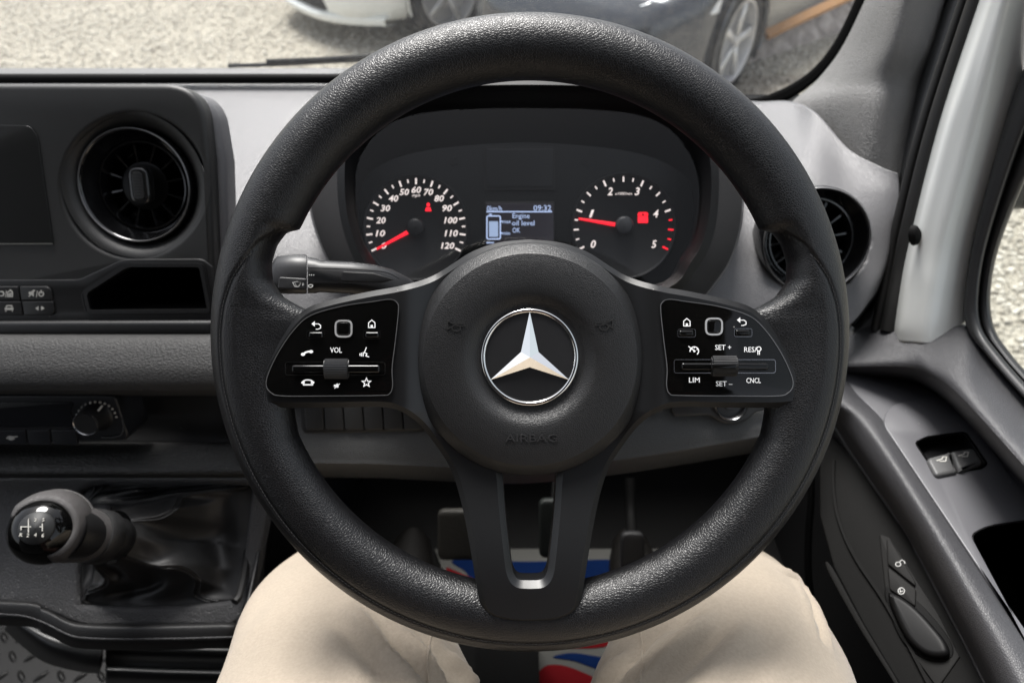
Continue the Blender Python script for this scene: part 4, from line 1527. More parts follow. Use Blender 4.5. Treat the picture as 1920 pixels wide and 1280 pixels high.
# window surround and glass
M_wfr = mat('window frame black', (.020, .020, .021), .42)
o_ = [(1990, -60, Dx(1990, .425)), (1950, 60, Dx(1950, .425)), (1893, 200, Dx(1893, .425)), (1830, 428, Dx(1830, .425)), (1810, 545, Dx(1810, .425)), (1812, 612, Dx(1812, .425)), (1852, 668, Dx(1852, .425)), (1922, 748, Dx(1922, .425)), (2010, 842, Dx(2010, .425))]
i_ = [(2100, 0), (2040, 110), (1945, 290), (1878, 450), (1858, 545), (1864, 612), (1893, 660), (1945, 718), (2020, 790)]
wrap = []
for k, (t, dx) in enumerate(((0, .004), (0.02, -.010), (.30, -.012), (.50, -.010), (.56, -.001), (.64, -.004), (.94, -.002), (1.0, .012))):
    wrap.append([(a[0] * (1 - t) + b[0] * t, a[1] * (1 - t) + b[1] * t, Dx(a[0] * (1 - t) + b[0] * t, .425 + .012 * t + dx)) for a, b in zip(o_, i_)])
skin('window_surround', wrap, M_wfr, door, 3, 6)
g_ = [V((.452, f, CAMP.z + u)) for f, u in ((.62, -.52), (.05, -.42), (-.3, .3), (.42, .3))]
lpart('side_glass', g_, [(0, 1, 2, 3)], glass_mat('side glass', .035, (.93, .97, .95)), door)

M_door = mat('door grain', (.046, .046, .050), .46, bump=('leather', 600, .35, .0005), var=.05)
M_darm = mat('door satin plastic', (.105, .105, .113), .40, bump=('noise', 1500, .12, .0002), var=.05, dust=.5)
pad = []
for (ox, oy, od), (ix, iy, idp) in (((1560, 640, .735), (1550, 688, .68)), ((1600, 622, .725), (1592, 690, .67)), ((1688, 594, .69), (1700, 692, .635)), ((1722, 611, .672), (1748, 708, .605)), ((1808, 612, .640), (1790, 738, .572)),
                                    ((1850, 665, .614), (1842, 792, .537)), ((1922, 748, .570), (1925, 884, .490)), ((2010, 842, .522), (2020, 985, .447))):
    f = lambda t, e: (ox * (1 - t) + ix * t, oy * (1 - t) + iy * t, od * (1 - t) + idp * t + e)
    pad.append([f(-.1, .03), f(0, .0), f(.12, -.004), f(.45, -.004), f(.75, -.0025), f(.92, .003), f(1.0, .012), (ix - 6, iy + 16, idp + .045), (ix - 8, iy + 26, idp + .12)])
skin('sill_pad', pad, M_door, door, 5, 5)
UA = -.470
ARF = Fr(C(1740, 860, Dz(860, UA)), tilt=90, yaw=0)


def dplate(nm, fr, loops, top, th, mt, bev=.0006, bres=2, par=None):
    par = par or door
    o = plate(nm, fr, loops, top, th, mt, None, bev, bres)
    o.parent = par
    if par is door:
        o.matrix_basis = DRF.mi @ fr.m
    return o


swh = fillet([(1716, 829, 7), (1738, 818, 7), (1810, 809, 8), (1851, 868, 6), (1842, 876, 6), (1758, 891, 8)])
cup = fillet([(1820, 1002, 12), (1850, 986, 14), (2030, 960), (2030, 1380), (1945, 1235)])
dplate('armrest_base', ARF, [fillet([(1580, 750), (1585, 690), (1700, 690), (1850, 800), (2040, 990), (2040, 1380), (1945, 1216), (1835, 1056), (1702, 852), (1640, 775)]), swh, cup], -.0015, .004, M_darm)
swp = dplate('switch_plate', ARF, [fillet([(1653, 790, 30), (1672, 757, 34), (1778, 741, 16), (1800, 757), (1900, 900), (2040, 1060), (2040, 1360), (1940, 1214), (1829, 1053), (1695, 853)], 8), swh, cup], .0012, .003, M_darm, .0010)
apad = []
for (ix, iy), (cx, cy), (qx, qy) in (((1540, 735), (1556, 720), (1580, 694)), ((1548, 770), (1570, 755), (1605, 735)), ((1566, 800), (1603, 783), (1655, 786)), ((1600, 853), (1645, 838), (1694, 852)),
                                     ((1690, 986), (1728, 968), (1765, 958)), ((1773, 1136), (1814, 1114), (1856, 1097)), ((1847, 1280), (1892, 1250), (1937, 1212)), ((1900, 1400), (1950, 1370), (2010, 1330))):
    f = lambda x, y, u: (x, y, Dz(y, u))
    apad.append([f(ix - 14, iy + 22, UA - .075), f(ix - 3, iy + 5, UA - .046), f(ix + 2, iy - 1, UA - .040), f(ix * .6 + cx * .4, iy * .6 + cy * .4, UA - .016), f(cx, cy, UA + .001), f(cx * .5 + qx * .5, cy * .5 + qy * .5, UA + .004), f(qx, qy, UA - .002), f(qx + 4, qy + 2, UA - .012)])
skin('armrest_pad', apad, M_door, door, 5, 5)
# pockets under the openings


def pocket(nm, fr, lp, depth, mt, par=None, top=0):
    f_ = [fr.L(x, y, top) for x, y in lp]
    n = len(f_)
    vs = f_ + [V((p.x, p.y, -depth)) for p in f_]
    o = obj(nm, vs, [(k, (k + 1) % n, n + (k + 1) % n, n + k) for k in range(n)] + [tuple(range(n, 2 * n))], mt, door)
    o.matrix_basis = DRF.mi @ fr.m
    return o


M_sg = mat('switch well', (.010, .010, .011), .3)
pocket('switch_well', ARF, swh, .012, M_sg)
pocket('cup_pocket', ARF, cup, .07, M_black)
o = strokes('well_edge', ARF, [swh + [swh[0]]], 3, .0020, M_gloss, None, .001)
o.parent = door
o.matrix_basis = DRF.mi @ ARF.m
o = strokes('cup_edge', ARF, [cup[:40]], 2.4, .0018, M_dchrome, None, .001)
o.parent = door
o.matrix_basis = DRF.mi @ ARF.m
M_sw = mat('window switch', (.085, .085, .086), .5)
for k, (pts, ic) in enumerate((([(1738, 858, 8), (1782, 846, 3), (1796, 884, 3), (1756, 892, 9)], (1765, 860)), ([(1784, 845, 3), (1826, 838, 9), (1845, 868, 8), (1799, 883, 3)], (1806, 851)))):
    s = dplate('window_switch', ARF, [fillet(pts)], .0050, .014, M_sw, .0028, 3)
    x, y = ic
    o = strokes('window_symbol', ARF, [[(x - 3, y + 4), (x + 8, y + 4), (x + 10, y - 4), (x + 3, y - 4), (x + 1, y), (x - 9, y + 3)]], 1.9, .0053, M_bright, s, .0004)
# lower door card
p1, p2, p3 = C(1600, 853, Dz(853, UA - .045)), C(1847, 1280, Dz(1280, UA - .045)), C(1690, 1290, .528)
ez = (p2 - p1).cross(p3 - p1).normalized()
if ez.dot(CAMP - p1) < 0:
    ez = -ez
LCF = Fr((p1 + p2) / 2, ez=ez, ex=(p2 - p1).normalized())
M_card = mat('door card', (.006, .0059, .0057), .7, spec=.10, bump=('noise', 900, .3, .0004))
dplate('door_card', LCF, [fillet([(1535, 800), (1600, 850), (1692, 984), (1776, 1134), (1850, 1278), (1915, 1400), (1745, 1400), (1690, 1290), (1618, 1170), (1562, 1062), (1536, 965)])], 0, .012, M_card, .002)
rg = cr([(1563, 862), (1562, 900), (1567, 950), (1582, 1000), (1610, 1055), (1660, 1130), (1720, 1240), (1790, 1380)], 6)
o = strokes('card_ridge', LCF, [rg], 5, .003, M_card, None, .005)
o.parent = door
o.matrix_basis = DRF.mi @ LCF.m
dplate('card_edge', LCF, [cr([(1560, 1062), (1618, 1168), (1690, 1288), (1745, 1398), (1738, 1398), (1682, 1290), (1608, 1172), (1550, 1066)], 4, True)], .006, .008, M_card, .001)
dplate('lock_plate', LCF, [fillet([(1648, 1000, 6), (1668, 1006, 6), (1726, 1098, 6), (1760, 1150), (1800, 1230), (1758, 1290), (1700, 1210), (1662, 1130, 20)])], .0015, .004, mat('lock plate', (.009, .0088, .0085), .65, spec=.15), .001)
for pts, nm in (([(1662, 1010, 3), (1670, 1012, 3), (1716, 1090, 4), (1716, 1098, 3), (1664, 1056, 4)], 'unlock'), ([(1664, 1061, 3), (1717, 1104, 4), (1716, 1136, 4), (1668, 1104, 5)], 'lock')):
    dplate(nm + '_button', LCF, [fillet(pts)], .0040, .005, bpy.data.materials['lock plate'], .0008)
M_lk = mat('lock print', (.4, .4, .39), .5)


def lstroke(nm, paths):
    o = strokes(nm, LCF, paths, 1.6, .0045, M_lk, None, .0005)
    o.parent = door
    o.matrix_basis = DRF.mi @ LCF.m


lstroke('unlock_symbol', [ell(1684, 1057, 5, 4, 12) + [ell(1684, 1057, 5, 4, 12)[0]], [(1687, 1052), (1691, 1049), (1695, 1051), (1697, 1056)]])
lstroke('lock_symbol', [ell(1690, 1107, 6, 6, 12) + [ell(1690, 1107, 6, 6, 12)[0]], [(1688, 1103), (1688, 1109), (1693, 1107)]])
hv_, hf_ = [], []
hc = [(1664, 1108), (1676, 1150), (1700, 1196), (1732, 1224), (1764, 1230), (1779, 1222), (1772, 1200), (1750, 1172), (1722, 1142), (1694, 1120)]
dplate('handle_scoop', LCF, [cr([(1660, 1100), (1668, 1150), (1694, 1204), (1732, 1234), (1772, 1238), (1788, 1222), (1776, 1190), (1735, 1140), (1700, 1112)], 5, True)], .0022, .004, M_black, .001)
dplate('door_handle', LCF, [cr(hc, 5, True)], .0095, .009, mat('handle black', (.003, .003, .0033), .5, spec=.18), .0045, 5)
# body sill seen in the gap beside the door
lpart('door_edge', *tube([C(*p) for p in cr([(1520, 840, .80), (1521, 930, .78), (1516, 1000, .77), (1516, 1080, .76), (1530, 1180, .75)], 5)], .004, 8), M_card, door)

# windscreen
WSF = Fr(V((-.4, 1.06, CAMP.z - .36)), tilt=43)
ws = obj('windscreen', [(-1.25, 0, 0), (.98, 0, 0), (.93, 1.0, 0), (-1.2, 1.0, 0)], [(0, 1, 2, 3)], glass_mat('windscreen glass', .05, (.95, .97, .95), 0, .13, .03))
ws.matrix_world = WSF.m
MW['windscreen'] = WSF
tag(ws, 'large sloping windscreen with dust specks ahead of the dashboard', 'windscreen')
skin('frit_border', [[(a[0], a[1], .90) for a in fo_], [(b[0], b[1], .90) for b in fi_]], M_frit, ws, 3, 6, None, .001)
# wiper lying on the glass outside
WPF = Fr(C(540, 118, 1.12), tilt=43)
wp = thing('windscreen_wiper', 'black wiper blade parked along the foot of the windscreen', 'wiper', WPF)
lpart('wiper_blade', *tube([C(*p) for p in cr([(428, 124, 1.115), (520, 121, 1.13), (640, 115, 1.15), (800, 108, 1.18)], 5)], .0033, 8), mat('wiper rubber', (.16, .17, .18), .6), wp)
lpart('wiper_arm', *tube([C(*p) for p in cr([(500, 117, 1.12), (600, 113, 1.135), (760, 104, 1.16), (900, 110, 1.2)], 5)], .005, 8), M_slabs, wp)

# ================================================================== CAB SHELL (roof lining, rear wall, nearside door)
M_lin = mat('headlining', (.09, .088, .085), .9)
zc = CAMP.z
for nm, bx, mt in (('roof_lining', box(-1.6, -.80, zc + .55, .50, .03, zc + .60), M_lin), ('rear_wall', box(-1.6, -.85, .6, .50, -.80, zc + .55), mat('rear wall grey', (.03, .03, .03), .8)),
                   ('nearside_wall', box(-1.64, -.80, .6, -1.6, 1.05, zc - .42), M_slabs), ('offside_wall', box(.47, -.80, .6, .50, 1.05, zc - .49), M_slabs)):
    o = obj(nm, *bx, mt)
    o['kind'] = 'structure'

# driver seat
STM = Fr(V((.016, -.1, zc - .72)), tilt=90)
seat = thing('driver_seat', 'dark fabric driver seat carrying the person in beige trousers', 'seat', STM)
M_seat = mat('seat fabric', (.050, .022, .017), .8, bump=('noise', 900, .4, .0005))


def rbox(nm, x0, y0, z0, x1, y1, z1, bev, mt, par):
    v_, f_ = box(x0, y0, z0, x1, y1, z1)
    o = lpart(nm, v_, f_, mt, par)
    b = o.modifiers.new('bevel', 'BEVEL')
    b.width = bev
    b.segments = 4
    return o


rbox('cushion', -.26, -.42, zc - .80, .29, .14, zc - .64, .05, M_seat, seat)
rbox('backrest', -.25, -.58, zc - .68, .28, -.44, zc + .10, .05, M_seat, seat)
rbox('head_restraint', -.11, -.57, zc + .14, .14, -.47, zc + .34, .04, M_seat, seat)

# ================================================================== PERSON
PEF = Fr(V((.016, -.10, zc - .6)), tilt=90)
pers = thing('person', 'seated person in beige cotton trousers, legs apart under the steering wheel', 'person', PEF)
M_trs = mat('beige cotton', (.365, .308, .242), .85, mottle=.09, bump=[('noise', 700, .5, .0006), ('noise', 45, .18, .002)], sheen=.2)
JT = []
ED = []
RD = []


def addj(x, f, u, r):
    JT.append((x, f, zc + u))
    RD.append(r)
    return len(JT) - 1


pel = addj(.016, -.20, -.56, .125)
for s in (-1, 1):
    m = lambda x: .016 + s * (-(x) - .016) if False else (x if s < 0 else .032 - x)
    hip = addj(m(-.062), -.10, -.545, .112)
    t1 = addj(m(-.094), .08, -.520, .110)
    t2 = addj(m(-.125), .225, -.543, .101)
    kn_ = addj(m(-.164), .325, -.585, .070)
    k2 = addj(m(-.172), .358, -.665, .058)
    sh = addj(m(-.172), .43, -.80, .056)
    an = addj(m(-.170), .48, -.97, .054)
    ED += [(pel, hip), (hip, t1), (t1, t2), (t2, kn_), (kn_, k2), (k2, sh), (sh, an)]
me = bpy.data.meshes.new('trousers')
me.from_pydata(JT, ED, [])
tmp = bpy.data.objects.new('tmp_legs', me)
COL.objects.link(tmp)
sk = tmp.modifiers.new('s', 'SKIN')
for i, r in enumerate(RD):
    me.skin_vertices[0].data[i].radius = (r * 1.08, r * 1.08)
    me.skin_vertices[0].data[i].use_root = (i == 0)
ss = tmp.modifiers.new('d', 'SUBSURF')
ss.levels = ss.render_levels = 5
dg = bpy.context.evaluated_depsgraph_get()
ev = tmp.evaluated_get(dg)
m2 = bpy.data.meshes.new_from_object(ev)
bpy.data.objects.remove(tmp)
N_ = [v.normal.copy() for v in m2.vertices]
from mathutils.bvhtree import BVHTree
from mathutils.kdtree import KDTree
bv0 = BVHTree.FromPolygons([v.co for v in m2.vertices], [list(p.vertices) for p in m2.polygons])
CRS = []
for pts, amp, wd in (([(640, 1130), (672, 1165), (710, 1210), (752, 1262), (800, 1330)], .0045, .0075), ([(735, 1175), (768, 1205), (800, 1245), (838, 1300)], .0035, .0065), ([(600, 1170), (640, 1215), (690, 1290)], .002, .009),
                     ([(548, 1040), (505, 1062), (470, 1100), (449, 1135)], -.0045, .0045), ([(830, 1225), (862, 1250), (890, 1290)], .003, .007),
                     ([(1352, 1150), (1300, 1190), (1235, 1250), (1180, 1320)], .0045, .0075), ([(1275, 1180), (1230, 1215), (1170, 1280)], .0035, .0065), ([(1420, 1160), (1360, 1230), (1290, 1330)], .003, .010),
                     ([(1455, 1072), (1500, 1098), (1525, 1150), (1548, 1200)], -.0040, .0045), ([(1180, 1225), (1150, 1255), (1120, 1300)], .003, .007)):
    q = []
    for px, py in cr(pts, 14):
        dr = (C(px, py, 1) - CAMP).normalized()
        h, nn, idx, dist = bv0.ray_cast(CAMP, dr)
        if h:
            q.append(h)
    if len(q) > 3:
        kd = KDTree(len(q))
        for i, h in enumerate(q):
            kd.insert(h, i)
        kd.balance()
        CRS.append((kd, len(q), amp, wd))
for v, nn in zip(m2.vertices, N_):
    p = v.co
    s = -1 if p.x < .016 else 1
    xl = p.x if s < 0 else .032 - p.x
    # folds fan from the crotch along the thigh, plus creases across the knee
    dx, dy = xl + .01, p.y + .02
    ang = math.atan2(dx, dy + .02)
    rad = math.hypot(dx, dy)
    fold = sin(ang * 46 + 7 * NZ.noise(V((p.x * 6, p.y * 6, p.z * 6)))) * .0012 * math.exp(-((rad - .22) / .13) ** 2) * (1 if xl > -.16 else .3)
    rn = NZ.noise(V((p.x * 26 + p.y * 12 * s, p.y * 8 - p.x * 14 * s, p.z * 14)))
    fold += .002 * (1 - abs(rn) * 3.2) * max(0, NZ.noise(V((p.x * 5, p.y * 5, 7 + s))) + .35)
    fold += .004 * NZ.noise(V((p.x * 11 + 9 * s, p.y * 14, p.z * 11))) + .0025 * NZ.noise(V((p.x * 38, p.y * 22, p.z * 30)))
    for kd, nq, amp, wd in CRS:
        c0, ix, dist = kd.find(p)
        if dist < wd * 4:
            e = min(1, ix / (nq * .25), (nq - 1 - ix) / (nq * .12) + .3)
            fold += 1.9 * amp * e * (math.exp(-(dist / wd) ** 2) - .45 * math.exp(-((dist - wd * 1.7) / (wd * .8)) ** 2))
    v.co = p + nn * fold
m2.transform(PEF.mi)
smooth(m2, 180)
m2.name = 'trousers'
tro = link('trousers', m2, M_trs, pers)
# inner leg and side seams
from mathutils.bvhtree import BVHTree
bv = BVHTree.FromPolygons([v.co for v in m2.vertices], [list(p.vertices) for p in m2.polygons])
for pts in ([(810, 1320), (802, 1250), (806, 1200), (818, 1170)], [(1195, 1320), (1204, 1250), (1202, 1190), (1190, 1165)]):
    out = []
    for px, py in cr(pts, 8):
        o_w = PEF.mi @ CAMP
        dr = (PEF.mi @ C(px, py, 1)) - o_w
        h, nn, idx, dist = bv.ray_cast(o_w, dr.normalized())
        if h:
            out.append(h + nn * .0002)
    if len(out) > 3:
        obj('trouser_seam', *tube(out, .0009, 6), M_trs, tro)
for s in (-1, 1):
    x = -.170 if s < 0 else .202
    vs, fs = [], []
    nu, nv = 20, 20
    for i in range(nu):
        t = i / (nu - 1)
        hw = .036 + .012 * sin(pi * min(1, t * 1.1)) - .012 * max(0, t - .8) * 5 * .6
        hh = .075 - .045 * t
        for j in range(nv):
            a = 2 * pi * j / nv
            vs.append(V((x + hw * cos(a) * (1 if abs(t - .5) < .46 else .7), .42 + .27 * t, FZ + .006 + max(0, hh * (.5 + .5 * sin(a)) * 1.5))))
    fs = [(i * nv + j, (i + 1) * nv + j, (i + 1) * nv + (j + 1) % nv, i * nv + (j + 1) % nv) for i in range(nu - 1) for j in range(nv)] + [tuple(range(nv)), tuple(range((nu - 1) * nv, nu * nv))]
    lpart('shoe', vs, fs, mat('shoe leather', (.004, .0035, .003), .6, spec=.2) if s < 0 else bpy.data.materials['shoe leather'], pers)

# ================================================================== OUTSIDE
def ground_at(px, py, z=0.0):
    return onz(px, py, z)


M_gr = bpy.data.materials.new('gravel ground')
M_gr.use_nodes = True
t = M_gr.node_tree
b = t.nodes['Principled BSDF']
b.inputs['Roughness'].default_value = .9
tc = t.nodes.new('ShaderNodeTexCoord')
vo = t.nodes.new('ShaderNodeTexVoronoi')
vo.inputs['Scale'].default_value = 45
vo2 = t.nodes.new('ShaderNodeTexNoise')
vo2.inputs['Scale'].default_value = 1.2
vo2.inputs['Detail'].default_value = 5
rp = t.nodes.new('ShaderNodeValToRGB')
rp.color_ramp.elements[0].color = (.35, .31, .25, 1)
rp.color_ramp.elements[1].color = (.64, .59, .50, 1)
mx = t.nodes.new('ShaderNodeMix')
mx.data_type = 'RGBA'
mx.blend_type = 'MULTIPLY'
mx.inputs['Factor'].default_value = .45
t.links.new(tc.outputs['Object'], vo.inputs['Vector'])
t.links.new(tc.outputs['Object'], vo2.inputs['Vector'])
t.links.new(vo.outputs['Color'], rp.inputs[0])
t.links.new(rp.outputs[0], mx.inputs['A'])
t.links.new(vo2.outputs['Fac'], mx.inputs['B'])
t.links.new(mx.outputs['Result'], b.inputs['Base Color'])
bp = t.nodes.new('ShaderNodeBump')
bp.inputs['Distance'].default_value = .03
t.links.new(vo.outputs['Distance'], bp.inputs['Height'])
t.links.new(bp.outputs[0], b.inputs['Normal'])
g = obj('ground', [(-150, -150, 0), (150, -150, 0), (150, 150, 0), (-150, 150, 0)], [(0, 1, 2, 3)], M_gr)
g['kind'] = 'structure'

# loose stones lying on it
rng = np.random.default_rng(3)
octv = np.array([(1, 0, 0), (-1, 0, 0), (0, 1, 0), (0, -1, 0), (0, 0, 1), (0, 0, -1)], float)
octf = np.array([(0, 2, 4), (2, 1, 4), (1, 3, 4), (3, 0, 4), (2, 0, 5), (1, 2, 5), (3, 1, 5), (0, 3, 5)])
NS_ = 26000
P = np.empty((NS_, 3))
P[:, 0] = rng.uniform(-5.5, 3.2, NS_)
P[:, 1] = rng.uniform(2.2, 7.6, NS_)
P[-4500:, 0] = rng.uniform(1.2, 4.0, 4500)
P[-4500:, 1] = rng.uniform(1.2, 4.0, 4500)
S = rng.uniform(.007, .020, (NS_, 1)) * np.array([[1, 1, .7]]) * rng.uniform(.7, 1.3, (NS_, 3))
P[:, 2] = S[:, 2] * .3
A = rng.uniform(0, 6.28, NS_)
vx = octv[None] * S[:, None] * (1 + .3 * rng.uniform(-1, 1, (NS_, 6, 1)))
ca_, sa_ = np.cos(A)[:, None], np.sin(A)[:, None]
X = vx[..., 0] * ca_ - vx[..., 1] * sa_
Y = vx[..., 0] * sa_ + vx[..., 1] * ca_
VV = np.stack([X, Y, vx[..., 2]], -1) + P[:, None]
FF = octf[None] + (np.arange(NS_) * 6)[:, None, None]
me = bpy.data.meshes.new('gravel')
me.vertices.add(NS_ * 6)
me.vertices.foreach_set('co', VV.reshape(-1))
me.loops.add(NS_ * 24)
me.loops.foreach_set('vertex_index', FF.reshape(-1).astype(np.int32))
me.polygons.add(NS_ * 8)
me.polygons.foreach_set('loop_start', np.arange(0, NS_ * 24, 3, dtype=np.int32))
me.update(calc_edges=True)
M_st = bpy.data.materials.new('stones')
M_st.use_nodes = True
t = M_st.node_tree
b = t.nodes['Principled BSDF']
b.inputs['Roughness'].default_value = .8
ge = t.nodes.new('ShaderNodeNewGeometry')
rp = t.nodes.new('ShaderNodeValToRGB')
rp.color_ramp.elements[0].color = (.32, .29, .245, 1)
rp.color_ramp.elements[1].color = (.68, .64, .565, 1)
t.links.new(ge.outputs['Random Per Island'], rp.inputs[0])
t.links.new(rp.outputs[0], b.inputs['Base Color'])
st_ = link('gravel', me, M_st)
st_['kind'] = 'stuff'
st_['label'] = 'loose pale gravel stones spread over the parking ground'

# cars ---------------------------------------------------------------
M_tyre = mat('tyre rubber', (.018, .018, .018), .8)
M_alloy = mat('alloy rim', (.62, .62, .63), .35, metal=.45)
M_cglass = mat('car glass', (.01, .012, .014), .05, coat=.3)
M_arch = mat('wheel arch', (.006, .006, .006), .8)
M_lamp = mat('lamp lens', (.75, .77, .80), .08, coat=.6)


def wheel_parts(fr, car, x, y, side, rr=.335):
    """wheel with tyre, rim, spokes; axle along local y"""
    hub = V((x, y, rr))

    def rev(prof, n=40):
        vs, fs = [], []
        for r, w_ in prof:
            for k in range(n):
                a = 2 * pi * k / n
                vs.append(hub + V((r * cos(a), side * w_, r * sin(a))))
        for i in range(len(prof) - 1):
            for k in range(n):
                fs.append((i * n + k, i * n + (k + 1) % n, (i + 1) * n + (k + 1) % n, (i + 1) * n + k))
        return vs, fs
    v_, f_ = rev([(.225, -.19), (.29, -.2), (rr - .006, -.195), (rr, -.17), (rr, -.03), (rr - .006, -.004), (.30, .004), (.262, .0), (.25, -.01), (.24, -.03)])
    w0 = obj('wheel', v_, f_, M_tyre, car)
    v_, f_ = rev([(.253, -.008), (.258, .002), (.245, .002), (.238, -.02), (.232, -.12), (.0, -.13)])
    obj('rim', v_, f_, M_alloy, w0)
    sp_ = []
    for k in range(5):
        a = R(90 + 72 * k + 12)
        e, p = V((cos(a), 0, sin(a))), V((-sin(a), 0, cos(a)))
        o_ = V((0, side, 0))
        vs = []
        for r, hw, z in ((.03, .030, -.012), (.13, .026, -.014), (.243, .038, -.012)):
            for s_, dz in ((-1, -.012), (-.55, 0), (.55, 0), (1, -.012)):
                vs.append(hub + e * r + p * hw * s_ + o_ * (z + dz))
        fs = [(i * 4 + j, i * 4 + j + 1, (i + 1) * 4 + j + 1, (i + 1) * 4 + j) for i in range(2) for j in range(3)]
        sp_.append((vs, fs))
    for q_ in sp_:
        o = obj('spoke', *q_, M_alloy, w0)
        s_ = o.modifiers.new('s', 'SOLIDIFY')
        s_.thickness = .02
    v_, f_ = rev([(.0, -.004), (.032, -.006), (.036, -.02)], 20)
    obj('hub_cap', v_, f_, M_alloy, w0)


def make_car(label, wheel_pt, head, paint):
    h = V((head[0], head[1], 0)).normalized()
    left = V((-h.y, h.x, 0))
    o = wheel_pt - left * .80
    fr = Fr(V((o.x, o.y, 0)), ez=V((0, 0, 1)), ex=h)
    car = thing('parked_car', label, 'car', fr, 'cars parked ahead of the van')
    # body: stations x, half width, bottom, belt height
    xs = np.concatenate([np.linspace(.88, .5, 14), np.linspace(.46, -.46, 32), np.linspace(-.55, -2.25, 12), np.linspace(-2.3, -3.2, 30), np.linspace(-3.25, -3.75, 8)])
    prof_w = [(-3.75, .60), (-3.7, .72), (-3.55, .82), (-3.2, .87), (-2, .90), (-.3, .905), (.2, .89), (.5, .85), (.7, .76), (.8, .66), (.86, .50), (.88, .36)]
    prof_t = [(-3.75, .80), (-3.6, .96), (-3.2, 1.0), (-2.8, 1.0), (-1, .95), (-.5, .90), (0, .84), (.4, .76), (.7, .66), (.82, .56), (.88, .46)]
    prof_b = [(-3.75, .42), (-3.5, .26), (-3.2, .19), (.3, .17), (.7, .18), (.84, .22), (.88, .27)]
    ip = lambda T, x: float(np.interp(x, [a for a, _ in T], [c for _, c in T]))
    ny = 26
    vs = []
    for x in xs:
        w_, zt, zb = ip(prof_w, x), ip(prof_t, x), ip(prof_b, x)
        sec = cr([(0, zb), (w_ * .8, zb), (w_ * .96, zb + .05), (w_, zb + (zt - zb) * .35), (w_ * .985, zb + (zt - zb) * .7), (w_ * .93, zt - .02), (w_ * .78, zt + .02), (w_ * .4, zt + .05), (0, zt + .06)], 4)
        ring = [(y, z) for y, z in sec] + [(-y, z) for y, z in reversed(sec[1:-1])]
        for y, z in ring:
            vs.append(V((x, y, z)))
    n = len(ring)
    fs = []
    for i in range(len(xs) - 1):
        for k in range(n):
            q = (i * n + k, i * n + (k + 1) % n, (i + 1) * n + (k + 1) % n, (i + 1) * n + k)
            c = sum((vs[j] for j in q), V((0, 0, 0))) / 4
            if any(math.hypot(c.x - wx, c.z - .335) < .385 and abs(c.y) > .35 for wx in (0, -2.78)) and c.z < .78:
                continue
            fs.append(q)
    fs += [tuple(range(n)), tuple(range((len(xs) - 1) * n, len(xs) * n))]
    body = obj('body', vs, fs, paint, car, 60)
    # canopy
    can = []
    for x, z, w_ in ((-.35, .88, .80), (-.9, 1.18, .70), (-1.5, 1.40, .60), (-2.2, 1.42, .58), (-2.9, 1.25, .60), (-3.4, 1.0, .70)):
        can.append([(x, s * ww, zz) for s, ww, zz in ((-1, w_ + .08 * (z > 1), .90), (-1, w_, z - .06), (-1, w_ * .7, z), (1, w_ * .7, z), (1, w_, z - .06), (1, w_ + .08 * (z > 1), .90))])
    cv = [V(p) for r in can for p in r]
    obj('cabin', cv, gridfaces(6, 6), M_cglass, car, 30)
    for wx in (0, -2.78):
        for s in (1, -1):
            wheel_parts(fr, car, wx, s * .88, s)
            av, af = [], []
            na = 28
            for k in range(na):
                a = pi * 1.2 * k / (na - 1) - .3
                for r, y in ((.372, .885), (.386, .902), (.398, .895)):
                    av.append(V((wx + r * cos(a), s * y, .335 + r * sin(a))))
            obj('arch_lip', av, gridfaces(na, 3), paint, car)
            bv_ = []
            for k in range(na):
                a = pi * 1.3 * k / (na - 1) - .45
                for y in (.36, .89):
                    bv_.append(V((wx + .385 * cos(a), s * y, .335 + .385 * sin(a))))
            obj('arch_liner', bv_, gridfaces(na, 2), M_arch, car)
    # headlights laid into the front corners
    for s in (1, -1):
        lv = []
        nu, nv = 14, 8
        for i in range(nu):
            u = i / (nu - 1)
            for j in range(nv):
                v = j / (nv - 1)
                ang = R(28 + 52 * u)
                ww = .70 - .02 * v
                lv.append(V((.835 - .45 * u ** 1.6 - .07 * v, s * (.47 + .40 * u ** .8 - .02 * v), .53 + .06 * u + (.11 * sin(pi * (.15 + .7 * u)) + .03) * v)))
        hl = obj('headlight', lv, gridfaces(nu, nv), M_lamp, car)
        sd_ = hl.modifiers.new('s', 'SOLIDIFY')
        sd_.thickness = .04
    # lower intake and lip
    iv = []
    for k in range(19):
        y = -.66 + 1.32 * k / 18
        x = .90 - .18 * (abs(y) / .66) ** 3
        for z, dx in ((.24, .0), (.255, .012), (.33, .014), (.345, 0)):
            iv.append(V((x + dx, y, z)))
    obj('intake', iv, gridfaces(19, 4), M_arch, car)
    sv_ = []
    for k in range(25):
        y = -.84 + 1.68 * k / 24
        x = .93 - .36 * (abs(y) / .84) ** 3
        for z, dx in ((.165, -.10), (.17, 0), (.20, .012), (.225, .0), (.23, -.06)):
            sv_.append(V((x + dx, y, z)))
    obj('bumper_lip', sv_, gridfaces(25, 5), paint, car, 60)
    return car


M_cw = mat('white car paint', (.82, .83, .80), .2, coat=.6)
M_cd = mat('dark car paint', (.045, .05, .062), .2, coat=.8, metal=.4)
wd = ground_at(1345, 172)
ww_ = ground_at(838, 66)
make_car('dark blue grey parked car with alloy wheels at the right', wd, (-.62, -.78), M_cd)
make_car('white parked car whose front bumper shows above the dashboard', ww_, (-.80, -.60), M_cw)

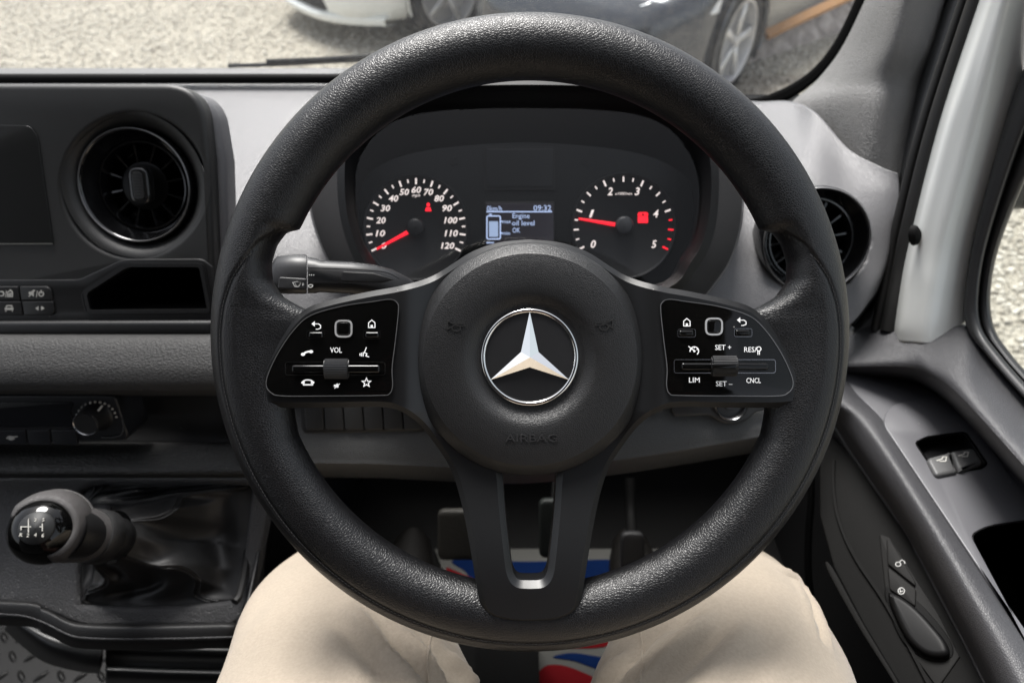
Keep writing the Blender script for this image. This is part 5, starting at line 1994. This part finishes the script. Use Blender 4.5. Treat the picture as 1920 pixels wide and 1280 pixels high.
# stony bank with an orange plank
NBX, NBY = 60, 36
p0 = ground_at(1390, 128)
e1 = (ground_at(1560, 70) - p0)
e1.z = 0
e1.normalize()
e2 = V((-e1.y, e1.x, 0))
bvv = []
for i in range(NBX):
    for j in range(NBY):
        u, v = -1.0 + 4.5 * i / (NBX - 1), 1.8 * j / (NBY - 1)
        q = p0 + e1 * u + e2 * v
        z = .95 * min(1, v / 1.3) ** .8 + .12 * NZ.noise(V((q.x * 4, q.y * 4, 2))) * min(1, v * 4) + .07 * NZ.noise(V((q.x * 13, q.y * 13, 5))) * min(1, v * 6) - .03
        bvv.append(V((q.x, q.y, max(-.05, z))))
M_bank = bpy.data.materials.new('bank rubble')
M_bank.use_nodes = True
t = M_bank.node_tree
b = t.nodes['Principled BSDF']
b.inputs['Roughness'].default_value = .9
tc = t.nodes.new('ShaderNodeTexCoord')
no = t.nodes.new('ShaderNodeTexNoise')
no.inputs['Scale'].default_value = 9
no.inputs['Detail'].default_value = 8
rp = t.nodes.new('ShaderNodeValToRGB')
rp.color_ramp.elements[0].position = .35
rp.color_ramp.elements[0].color = (.15, .125, .115, 1)
rp.color_ramp.elements[1].position = .68
rp.color_ramp.elements[1].color = (.46, .41, .38, 1)
t.links.new(tc.outputs['Object'], no.inputs['Vector'])
t.links.new(no.outputs[0], rp.inputs[0])
t.links.new(rp.outputs[0], b.inputs['Base Color'])
bk = obj('rubble_bank', bvv, gridfaces(NBX, NBY), M_bank)
tag(bk, 'grey brown rubble bank rising behind the dark car', 'bank')
a, c_ = ground_at(1420, 36, .42), ground_at(1600, -22, .70)
a, c_ = onz(1436, 66, .30), onz(1610, -18, .52)
PKF = Fr(a, tilt=60)
pk = obj('timber_plank', *box(0, -.03, -.02, (c_ - a).length, .03, .02), mat('orange plank', (.30, .15, .055), .7, bump=('noise', 30, .3, .004)))
dr = (c_ - a).normalized()
pk.matrix_world = Fr(a, ez=V((0, -.6, .8)), ex=dr).m
tag(pk, 'weathered orange brown timber plank lying on the rubble bank', 'plank')
# offside door mirror seen through the side glass
MIF = Fr(C(1925, 470, 1.02), tilt=10, yaw=20)
mi = thing('door_mirror', 'dark housing of the door mirror beyond the side window', 'mirror', MIF)
rbox('housing', .735, .78, zc - .50, .95, .90, zc - .12, .04, mat('mirror housing', (.03, .035, .037), .45), mi)
rbox('mirror_glass', .755, .772, zc - .47, .93, .782, zc - .15, .012, M_chrome, mi)
rbox('mirror_arm', .50, .82, zc - .46, .76, .86, zc - .41, .012, M_slabs, mi)
